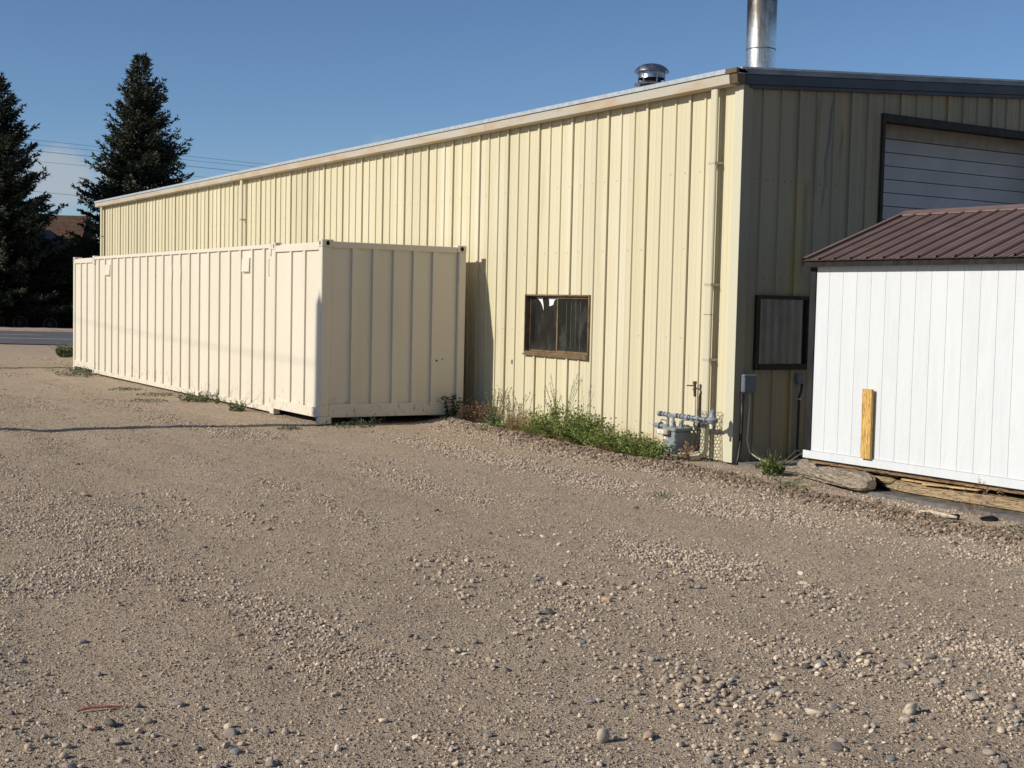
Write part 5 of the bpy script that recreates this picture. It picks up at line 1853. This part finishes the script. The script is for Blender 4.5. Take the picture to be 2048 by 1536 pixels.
def scatter_points():
    rg = np.random.default_rng(5)
    f = np.array([CF.x, CF.y]) / math.hypot(CF.x, CF.y)
    r_ = np.array([f[1], -f[0]])
    P, S = [], []
    for d0, d1, dens, smin, smax in ((4.3, 8, 7500, 0.005, 0.030), (8, 12, 4400, 0.007, 0.034), (12, 18, 2600, 0.009, 0.034), (18, 28, 900, 0.012, 0.038), (28, 44, 80, 0.02, 0.05)):
        area = 0.5 * (d1 ** 2 - d0 ** 2) * 0.96
        n = int(area * dens)
        d = np.sqrt(d0 ** 2 + (d1 ** 2 - d0 ** 2) * rg.random(n))
        a = (rg.random(n) - 0.5) * 0.96
        p = np.array([CAM.x, CAM.y]) + d[:, None] * (np.cos(a)[:, None] * f + np.sin(a)[:, None] * r_)
        # tracks run along the wall: dense windrows between smooth wheel paths
        band = fbm(p[:, 0] * 1.15 + 5, p[:, 1] * 0.13 + 2, 3)
        blot = fbm(p[:, 0] * 0.8 + 50, p[:, 1] * 0.8 + 11, 3)
        w = sstep(0.43, 0.66, 0.55 * band + 0.45 * blot)
        wob = 0.35 * (fbm(p[:, 1] * 0.35 + 3, p[:, 1] * 0.1, 2) - 0.5)
        G = lambda c, sg: np.exp(-((p[:, 0] - c - wob) / sg) ** 2)
        ridge = 0.95 * G(0.35, 0.42) + 0.5 * G(-1.75, 0.40) + 0.3 * G(-3.3, 0.5)
        lane = np.maximum(G(1.12, 0.30), np.maximum(0.9 * G(-0.65, 0.45), 0.6 * G(-2.6, 0.35)))
        w = 0.30 + 0.42 * w + ridge * (0.15 + 0.9 * sstep(0.35, 0.62, blot))
        w = np.clip(w * (1 - 0.72 * lane), 0.16, 1.0)
        keep = rg.random(n) < w
        p = p[keep]
        d = d[keep]
        w = w[keep]
        ok = ~((p[:, 0] > -0.05) & (p[:, 0] < 2.64) & (p[:, 1] > -0.03) & (p[:, 1] < 16.3))
        ok &= ~((p[:, 0] > 2.9) & (p[:, 1] > -6.45))
        ok &= ~((p[:, 0] > 2.55) & (p[:, 1] < -9.0))
        ok &= (p[:, 0] * NR.x + p[:, 1] * NR.y) < 30.5
        p = p[ok]
        w = w[ok]
        s = smin + (smax - smin) * rg.random(len(p)) ** (13 - 9.0 * sstep(0.38, 0.78, w)) * (0.55 + 0.6 * w)
        P.append(p)
        S.append(s)
    # dense crumble on the soil bank and the pebbly lip of the drive
    for (n, wid, sm, off) in ((2200, 0.22, 0.04, 0.0), (9000, 0.16, 0.028, -0.30)):
        y = rg.uniform(-14, 1.0, n)
        x = np.interp(y, _by, _bx) + off + rg.normal(0, wid, n)
        k = (x < 2.88) & ~((x > -0.05) & (y > -0.03)) & ~((x > 2.5) & (y < -9.0))
        P.append(np.stack([x, y], 1)[k])
        S.append(0.008 + sm * rg.random(int(k.sum())) ** 2.6)
    return np.concatenate(P), np.concatenate(S)


def scatter_bank():
    rg = np.random.default_rng(9)
    n = 15000
    y = rg.uniform(-13, 0.3, n)
    x = np.interp(y, _by, _bx) + rg.normal(0.02, 0.17, n)
    k = (x < 2.88) & ~((x > -0.05) & (y > -0.03)) & ~((x > 2.5) & (y < -9.0)) & (rg.random(n) < 0.25 + 0.75 * sstep(-2.0, -4.5, y))
    return np.stack([x, y], 1)[k], 0.007 + 0.05 * rg.random(int(k.sum())) ** 3


def scatter_coarse():
    rg = np.random.default_rng(15)
    f = np.array([CF.x, CF.y]) / math.hypot(CF.x, CF.y)
    r_ = np.array([f[1], -f[0]])
    n = 15000
    d = np.sqrt(4.5 ** 2 + (12.5 ** 2 - 4.5 ** 2) * rg.random(n))
    a = (rg.random(n) - 0.5) * 0.96
    p = np.array([CAM.x, CAM.y]) + d[:, None] * (np.cos(a)[:, None] * f + np.sin(a)[:, None] * r_)
    lat = np.sin(a) * d
    blot = fbm(p[:, 0] * 1.1 + 31, p[:, 1] * 0.6 + 7, 3)
    k = rg.random(n) < (0.03 + 0.5 * sstep(0.52, 0.70, blot)) * (0.35 + 0.65 * sstep(-2.2, 1.0, lat)) * (0.35 + 0.65 * sstep(12, 7, d))
    k &= ~((p[:, 0] > 2.5) & (p[:, 1] < -9.0))
    P = [p[k]]
    S = [0.014 + 0.026 * rg.random(int(k.sum())) ** 2.2]
    cl = [(-4.05, -14.15, 150), (-3.75, -14.3, 110), (-3.0, -13.95, 110), (-2.7, -14.2, 90), (-2.75, -15.05, 80), (-2.9, -15.3, 70), (-4.4, -15.0, 90), (-3.0, -11.9, 70),
          (-3.4, -12.2, 60), (-2.35, -12.15, 40), (-3.6, -10.9, 80), (-3.9, -11.3, 70), (-4.2, -8.3, 60), (-4.5, -6.9, 50), (-6.6, -13.5, 26), (-7.0, -13.3, 26), (-6.2, -13.8, 24),
          (-6.3, -14.2, 26), (-2.0, -13.0, 50), (-1.6, -12.4, 50), (-3.9, -12.8, 60), (-4.7, -13.1, 50), (-5.4, -14.4, 60), (-2.3, -10.0, 50)]
    for (cx, cy, m_) in cl:
        q = np.stack([cx + rg.normal(0, 0.17, m_), cy + rg.normal(0, 0.30, m_)], 1)
        P.append(q)
        S.append(0.013 + 0.040 * rg.random(m_) ** 2.6)
    return np.concatenate(P), np.concatenate(S)


pp, ss = scatter_points()


def pebble_group(name, col):
    ng = bpy.data.node_groups.new(name, 'GeometryNodeTree')
    ng.interface.new_socket(name="Geometry", in_out='INPUT', socket_type='NodeSocketGeometry')
    ng.interface.new_socket(name="Geometry", in_out='OUTPUT', socket_type='NodeSocketGeometry')
    N = ng.nodes
    gi = N.new("NodeGroupInput")
    go = N.new("NodeGroupOutput")
    iop = N.new("GeometryNodeInstanceOnPoints")
    ci = N.new("GeometryNodeCollectionInfo")
    ci.inputs['Collection'].default_value = col
    ci.inputs['Separate Children'].default_value = True
    ci.inputs['Reset Children'].default_value = True
    iop.inputs['Pick Instance'].default_value = True
    ri = N.new("FunctionNodeRandomValue")
    ri.data_type = 'INT'
    ri.inputs[4].default_value = 0
    ri.inputs[5].default_value = 5
    rv = N.new("FunctionNodeRandomValue")
    rv.data_type = 'FLOAT_VECTOR'
    rv.inputs[0].default_value = (-0.5, -0.5, 0)
    rv.inputs[1].default_value = (0.5, 0.5, 6.28)
    na = N.new("GeometryNodeInputNamedAttribute")
    na.data_type = 'FLOAT'
    na.inputs['Name'].default_value = "psize"
    lk = ng.links
    lk.new(gi.outputs[0], iop.inputs['Points'])
    lk.new(ci.outputs[0], iop.inputs['Instance'])
    lk.new(ri.outputs[2], iop.inputs['Instance Index'])
    lk.new(rv.outputs[0], iop.inputs['Rotation'])
    lk.new(na.outputs['Attribute'], iop.inputs['Scale'])
    lk.new(iop.outputs[0], go.inputs[0])
    return ng


def gravel_object(name, pp, ss, col, label, cat):
    pz = gz(pp[:, 0], pp[:, 1]) + ss * 0.2
    me = bpy.data.meshes.new(name)
    me.vertices.add(len(pp))
    me.vertices.foreach_set("co", np.stack([pp[:, 0], pp[:, 1], pz], 1).astype(np.float32).ravel())
    a = me.attributes.new("psize", 'FLOAT', 'POINT')
    a.data.foreach_set("value", ss.astype(np.float32))
    o = bpy.data.objects.new(name, me)
    COL.objects.link(o)
    tag(o, label, cat, kind='stuff')
    mod = o.modifiers.new("scatter", 'NODES')
    mod.node_group = pebble_group("scatter_" + name, col)
    return o


gravel_object("gravel", pp, ss, proto, "loose mixed pebbles strewn over the dirt lot in bands", "gravel")
cp, cs_ = scatter_coarse()
gravel_object("coarse_gravel", cp, cs_, proto_coarse, "patches of coarser rounded gravel pressed into the dirt lot", "gravel")
bp, bs = scatter_bank()
gravel_object("dirt_crumbs", bp, bs, proto_dirt, "dark crumbled soil along the low bank beside the wall weeds", "dirt")



# ------------------------------------------------------------------ spruces beyond the street
def spruce(x, y, H, R0, seed, label, z0=0.0, zlow=0.5, power=0.85):
    rg = np.random.default_rng(seed)
    t = thing("spruce_tree", label, "tree", (x, y, z0), "spruces beyond the street")
    tr = MB()
    tr.tube([(0, 0, 0), (0, 0, H * 0.5), (0, 0, H * 0.97)], [0.28, 0.16, 0.02], 8)
    put("trunk", tr.mesh("trunk", M['bark'], smooth=True), t)
    C, D, LL, WW, TT = [], [], [], [], []
    z = zlow
    bm = MB()
    while z < H - 0.06:
        u = z / H
        Rz = R0 * (1 - u) ** power * (0.80 + 0.2 * min(1, z / 2.5)) + 0.05
        lay = 0.86 + 0.20 * rg.random()
        nb = int(9 + 6 * (1 - u))
        for b in range(nb):
            az = rg.random() * 6.283
            L = Rz * (0.60 + 0.44 * rg.random()) * lay
            if rg.random() < 0.10:
                L *= 1.14
            sl = -0.30 + 0.85 * u ** 1.3 + rg.normal(0, 0.07)
            dirh = np.array([math.cos(az), math.sin(az), 0])
            side = np.array([-dirh[1], dirh[0], 0])
            nt = max(4, int(L / 0.13))
            ts = (np.arange(nt) + rg.random(nt) * 0.6) / nt
            ts = ts[ts > 0.12]
            tb = rg.random() * 0.55
            curve = lambda q: dirh * (L * q)[:, None] + np.array([0, 0, 1.0]) * (L * (sl * q + 0.26 * q ** 2.4))[:, None] + np.array([0, 0, z])
            pts = curve(ts)
            tang = unit(dirh + np.array([0, 0, 1.0]) * (sl + 0.26 * 2.4 * ts ** 1.4)[:, None])
            bm.tube([(0, 0, z), tuple(curve(np.array([0.5]))[0]), tuple(curve(np.array([0.95]))[0])], [0.035 * (1 - u) + 0.01, 0.02, 0.006], 3, False)
            for k in range(len(ts)):
                tl = (0.20 + 0.40 * L * (1 - ts[k]) * 0.55) * (0.7 + 0.6 * rg.random())
                for sg in (-1, 1):
                    tw = unit(tang[k] * 0.75 + side * sg * (0.75 + 0.2 * rg.random()) + np.array([0, 0, rg.normal(-0.05, 0.18)]))
                    m_ = max(1, int(tl / 0.15))
                    q = (np.arange(m_) + 0.4) / m_
                    pos = pts[k] + np.outer(q * tl, tw) + rg.normal(0, 0.025, (m_, 3))
                    for rep in range(3):
                        C.append(pos)
                        D.append(unit(tw + rg.normal(0, 0.42, (m_, 3)) + np.array([0, 0, -0.10])))
                        TT.append(np.clip(tb + 0.45 * ts[k] * rg.random(m_) + 0.1 * rg.random(m_), 0, 1))
                C.append(pts[k][None])
                D.append(tang[k][None])
                TT.append(np.array([tb]))
        z += 0.26 + 0.12 * rg.random()
    c = np.concatenate(C)
    d = np.concatenate(D)
    tt = np.concatenate(TT)
    L = 0.19 + 0.15 * rg.random(len(c))
    put("crown", leaf_mesh("crown", c, d, L, L * 0.30, M['needles'], rg, tint=tt), t)
    put("limb", bm.mesh("limb", M['bark'], fix=False), t)
    return t


spruce(13.68, 58.2, 15.8, 5.8, 71, "tall full spruce standing right of the gap of sky behind the building")
spruce(5.75, 58.1, 13.7, 5.9, 72, "spruce at the left edge standing before the dark house", zlow=1.5, power=0.85)


# ------------------------------------------------------------------ dark house under the spruces
def H3(d, n, z):
    p = DR * d + NR * n
    return (p.x, p.y, z)


M['housewall'] = simple("shade_darkened_brown_boards", (0.016, 0.011, 0.008), 0.85, 0, 0.4, 3, rnd=0.2)  # brown boards taken near black, the spruces' shade put into the colour
M['houseroof'] = simple("brown_shingles", (0.085, 0.048, 0.03), 0.9, 0, 0.35, 5, rnd=0.12)
M['fascia'] = simple("grey_fascia", (0.20, 0.21, 0.22), 0.7, 0, 0.2)
M['wframe'] = simple("weathered_white_frame", (0.26, 0.28, 0.28), 0.6, 0, 0.15)
M['wheelwood'] = simple("grey_wheel_wood", (0.13, 0.11, 0.10), 0.8, 0, 0.3)
hs = thing("brown_house", "dark brown board house with brown shingle roof behind the left spruce", "house", H3(-26.5, 58, 0))
d0, d1, n0, n1 = -33.0, -21.7, 55.0, 63.0


def hbox(da, db, na, nb, za, zb):
    mb = MB()
    a = [H3(da, na, 0), H3(db, na, 0), H3(db, nb, 0), H3(da, nb, 0)]
    return mb.add([(p[0], p[1], za) for p in a] + [(p[0], p[1], zb) for p in a], [(0, 3, 2, 1), (4, 5, 6, 7), (0, 1, 5, 4), (1, 2, 6, 5), (2, 3, 7, 6), (3, 0, 4, 7)])


hbox(d0, d1, n0 + 0.1, n1, 0, 3.1).build("wall", M['housewall'], hs)
for k in range(14):
    hbox(d0, d1, n0 + 0.02 + 0.004 * (k % 2), n0 + 0.099, 0.2 * k + 0.1, 0.2 * k + 0.292).build("wall_board", M['housewall'], hs)
nr, zr_ = 58.6, 6.55
rf = MB().add([H3(d0 - 0.4, n0 - 0.5, 2.85), H3(d1 + 0.35, n0 - 0.5, 2.85), H3(d1 + 0.35, nr, zr_), H3(d0 - 0.4, nr, zr_),
               H3(d0 - 0.4, n1 + 0.4, 2.85), H3(d1 + 0.35, n1 + 0.4, 2.85)], [(0, 1, 2, 3), (3, 2, 5, 4), (1, 5, 2), (0, 3, 4)]).build("roof", M['houseroof'], hs)
for k in range(16):
    q0, q1 = k / 16, (k + 1) / 16
    f = lambda q, e: (n0 - 0.5 + (nr - n0 + 0.5) * q, 2.85 + (zr_ - 2.85) * q + e)
    a, b = f(q0, 0.035), f(q1, 0.012)
    MB().add([H3(d0 - 0.41, a[0], a[1]), H3(d1 + 0.36, a[0], a[1]), H3(d1 + 0.36, b[0], b[1]), H3(d0 - 0.41, b[0], b[1]), H3(d0 - 0.41, a[0], a[1] - 0.03), H3(d1 + 0.36, a[0], a[1] - 0.03)],
             [(0, 1, 2, 3), (4, 5, 1, 0)]).build("shingle_course", M['houseroof'], rf)
# gabled dormer with grey fascia
dm = MB()
dd0, dd1, dn = -24.6, -22.0, 55.4
dm.add([H3(dd0, dn, 3.2), H3(dd1, dn, 3.2), H3(dd1, dn, 4.3), H3((dd0 + dd1) / 2, dn, 5.35), H3(dd0, dn, 4.3),
        H3(dd0, 58, 4.3), H3((dd0 + dd1) / 2, 58.2, 5.35), H3(dd1, 58, 4.3), H3(dd0, 58, 3.2), H3(dd1, 58, 3.2)],
       [(0, 1, 2, 3, 4), (4, 3, 6, 5), (3, 2, 7, 6), (0, 4, 5, 8), (1, 9, 7, 2)])
dmo = dm.build("dormer", M['housewall'], hs)
for (a, za, b, zb_) in ((dd0 - 0.25, 4.12, (dd0 + dd1) / 2, 5.42), (dd1 + 0.25, 4.12, (dd0 + dd1) / 2, 5.42)):
    MB().add([H3(a, dn - 0.3, za), H3(b, dn - 0.3, zb_), H3(b, dn - 0.3, zb_ + 0.2), H3(a, dn - 0.3, za + 0.2),
              H3(a, 58.1, za), H3(b, 58.1, zb_), H3(b, 58.1, zb_ + 0.2), H3(a, 58.1, za + 0.2)],
             [(0, 1, 2, 3), (4, 7, 6, 5), (0, 4, 5, 1), (3, 2, 6, 7), (0, 3, 7, 4), (1, 5, 6, 2)]).build("dormer_roof", M['fascia'], dmo)
wd0, wd1 = -23.75, -22.85
w = MB()
for (a, b, za, zb_) in ((wd0, wd1, 0.72, 0.86), (wd0, wd1, 1.9, 2.02), (wd0, wd0 + 0.1, 0.86, 1.9), (wd1 - 0.1, wd1, 0.86, 1.9)):
    h = hbox(a, b, n0 - 0.06, n0 + 0.019, za, zb_)
    w.add(h.v, h.f)
wo = w.build("window", M['wframe'], hs)
hbox(wd0 + 0.1, wd1 - 0.1, n0 - 0.02, n0 + 0.015, 0.86, 1.9).build("pane", M['glass'], wo)


def wagon_wheel(px, py, zc, R, label):
    t = thing("wagon_wheel", label, "wagon wheel", (px, py, zc), "wagon wheels leaning before the house")
    m = MB()
    q = [(math.cos(a) * DR.x * R, math.cos(a) * DR.y * R, math.sin(a) * R) for a in np.linspace(0, 2 * math.pi, 25)]
    m.tube(q, 0.028, 5, False)
    m.build("rim", M['wheelwood'], t, local=True)
    for k in range(12):
        a = k * math.pi / 6
        MB().tube([(0.05 * math.cos(a) * DR.x, 0.05 * math.cos(a) * DR.y, 0.05 * math.sin(a)), (R * math.cos(a) * DR.x, R * math.cos(a) * DR.y, R * math.sin(a))], 0.014, 4).build("spoke", M['wheelwood'], t, local=True)
    MB().tube([tuple(NR * -0.1), tuple(NR * 0.1)], 0.06, 8).build("hub", M['wheelwood'], t, local=True)


wagon_wheel(6.85, 57.4, 0.28, 0.38, "left of the two full wagon wheels under the spruce")
wagon_wheel(8.25, 56.5, 0.24, 0.36, "wagon wheel below the white framed window of the dark house")
wagon_wheel(5.75, 58.0, 0.28, 0.38, "wagon wheel cut by the photo's left edge before the dark house")


# ------------------------------------------------------------------ overhead lines
def wire(a, b, sag, r, label, group, name="overhead_wire"):
    a, b = Vector(a), Vector(b)
    pts = []
    for i in range(25):
        u = i / 24
        p = a.lerp(b, u)
        p.z -= sag * 4 * u * (1 - u)
        pts.append(p)
    o = MB().tube(pts, r, 5, False).build(name, M['cable'], None, origin=a, smooth=True)
    return tag(o, label, "cable", group)


def on(px, pz, y=46.0, x2=None):
    return None


G4 = "utility wires along the street"
wire((-20, 46.0, 9.9), (60, 46.0, 8.0), 0.25, 0.007, "upper of the thin wires crossing the sky gap above the cloud", G4)
wire((-20, 46.2, 9.65), (60, 46.2, 7.95), 0.25, 0.007, "second thin wire just under the topmost one in the sky gap", G4)
wire((-20, 46.0, 9.35), (60, 46.0, 7.6), 0.25, 0.010, "heavier wire crossing before the tall spruce and over the roof edge", G4)
wire((-20, 46.4, 8.9), (60, 46.4, 7.2), 0.25, 0.006, "thin wire running just below the heavier one before the tall spruce", G4)
wire((-20, 46.0, 7.7), (60, 46.0, 5.2), 0.25, 0.008, "lowest wire crossing before the left spruce and the cloud", G4)


# the two poles left of the lot whose shadows cross the gravel
def pole(x, y, h, label):
    t = thing("utility_pole", label, "utility pole", (x, y, float(gz(x, y)) - 0.05), "utility poles beside the lot")
    MB().tube([(x, y, -0.3), (x, y, h)], [0.24, 0.17], 12).build("pole", M['logwood'], t, smooth=True)
    MB().tube([(x, y, h), (x, y, h + 0.14)], 0.05, 8).build("insulator", M['white'], t)


pole(-14.0, 1.93, 9.75, "utility pole whose shadow runs over the gravel to the container corner")
pole(-14.0, 18.95, 9.6, "utility pole whose shadow crosses the gravel by the container's far end")
wire((-14.0, 1.93, 8.8), (-14.0, 18.95, 9.2), 0.05, 0.007, "power line strung between the two poles beside the lot", "power lines beside the lot", "power_line")
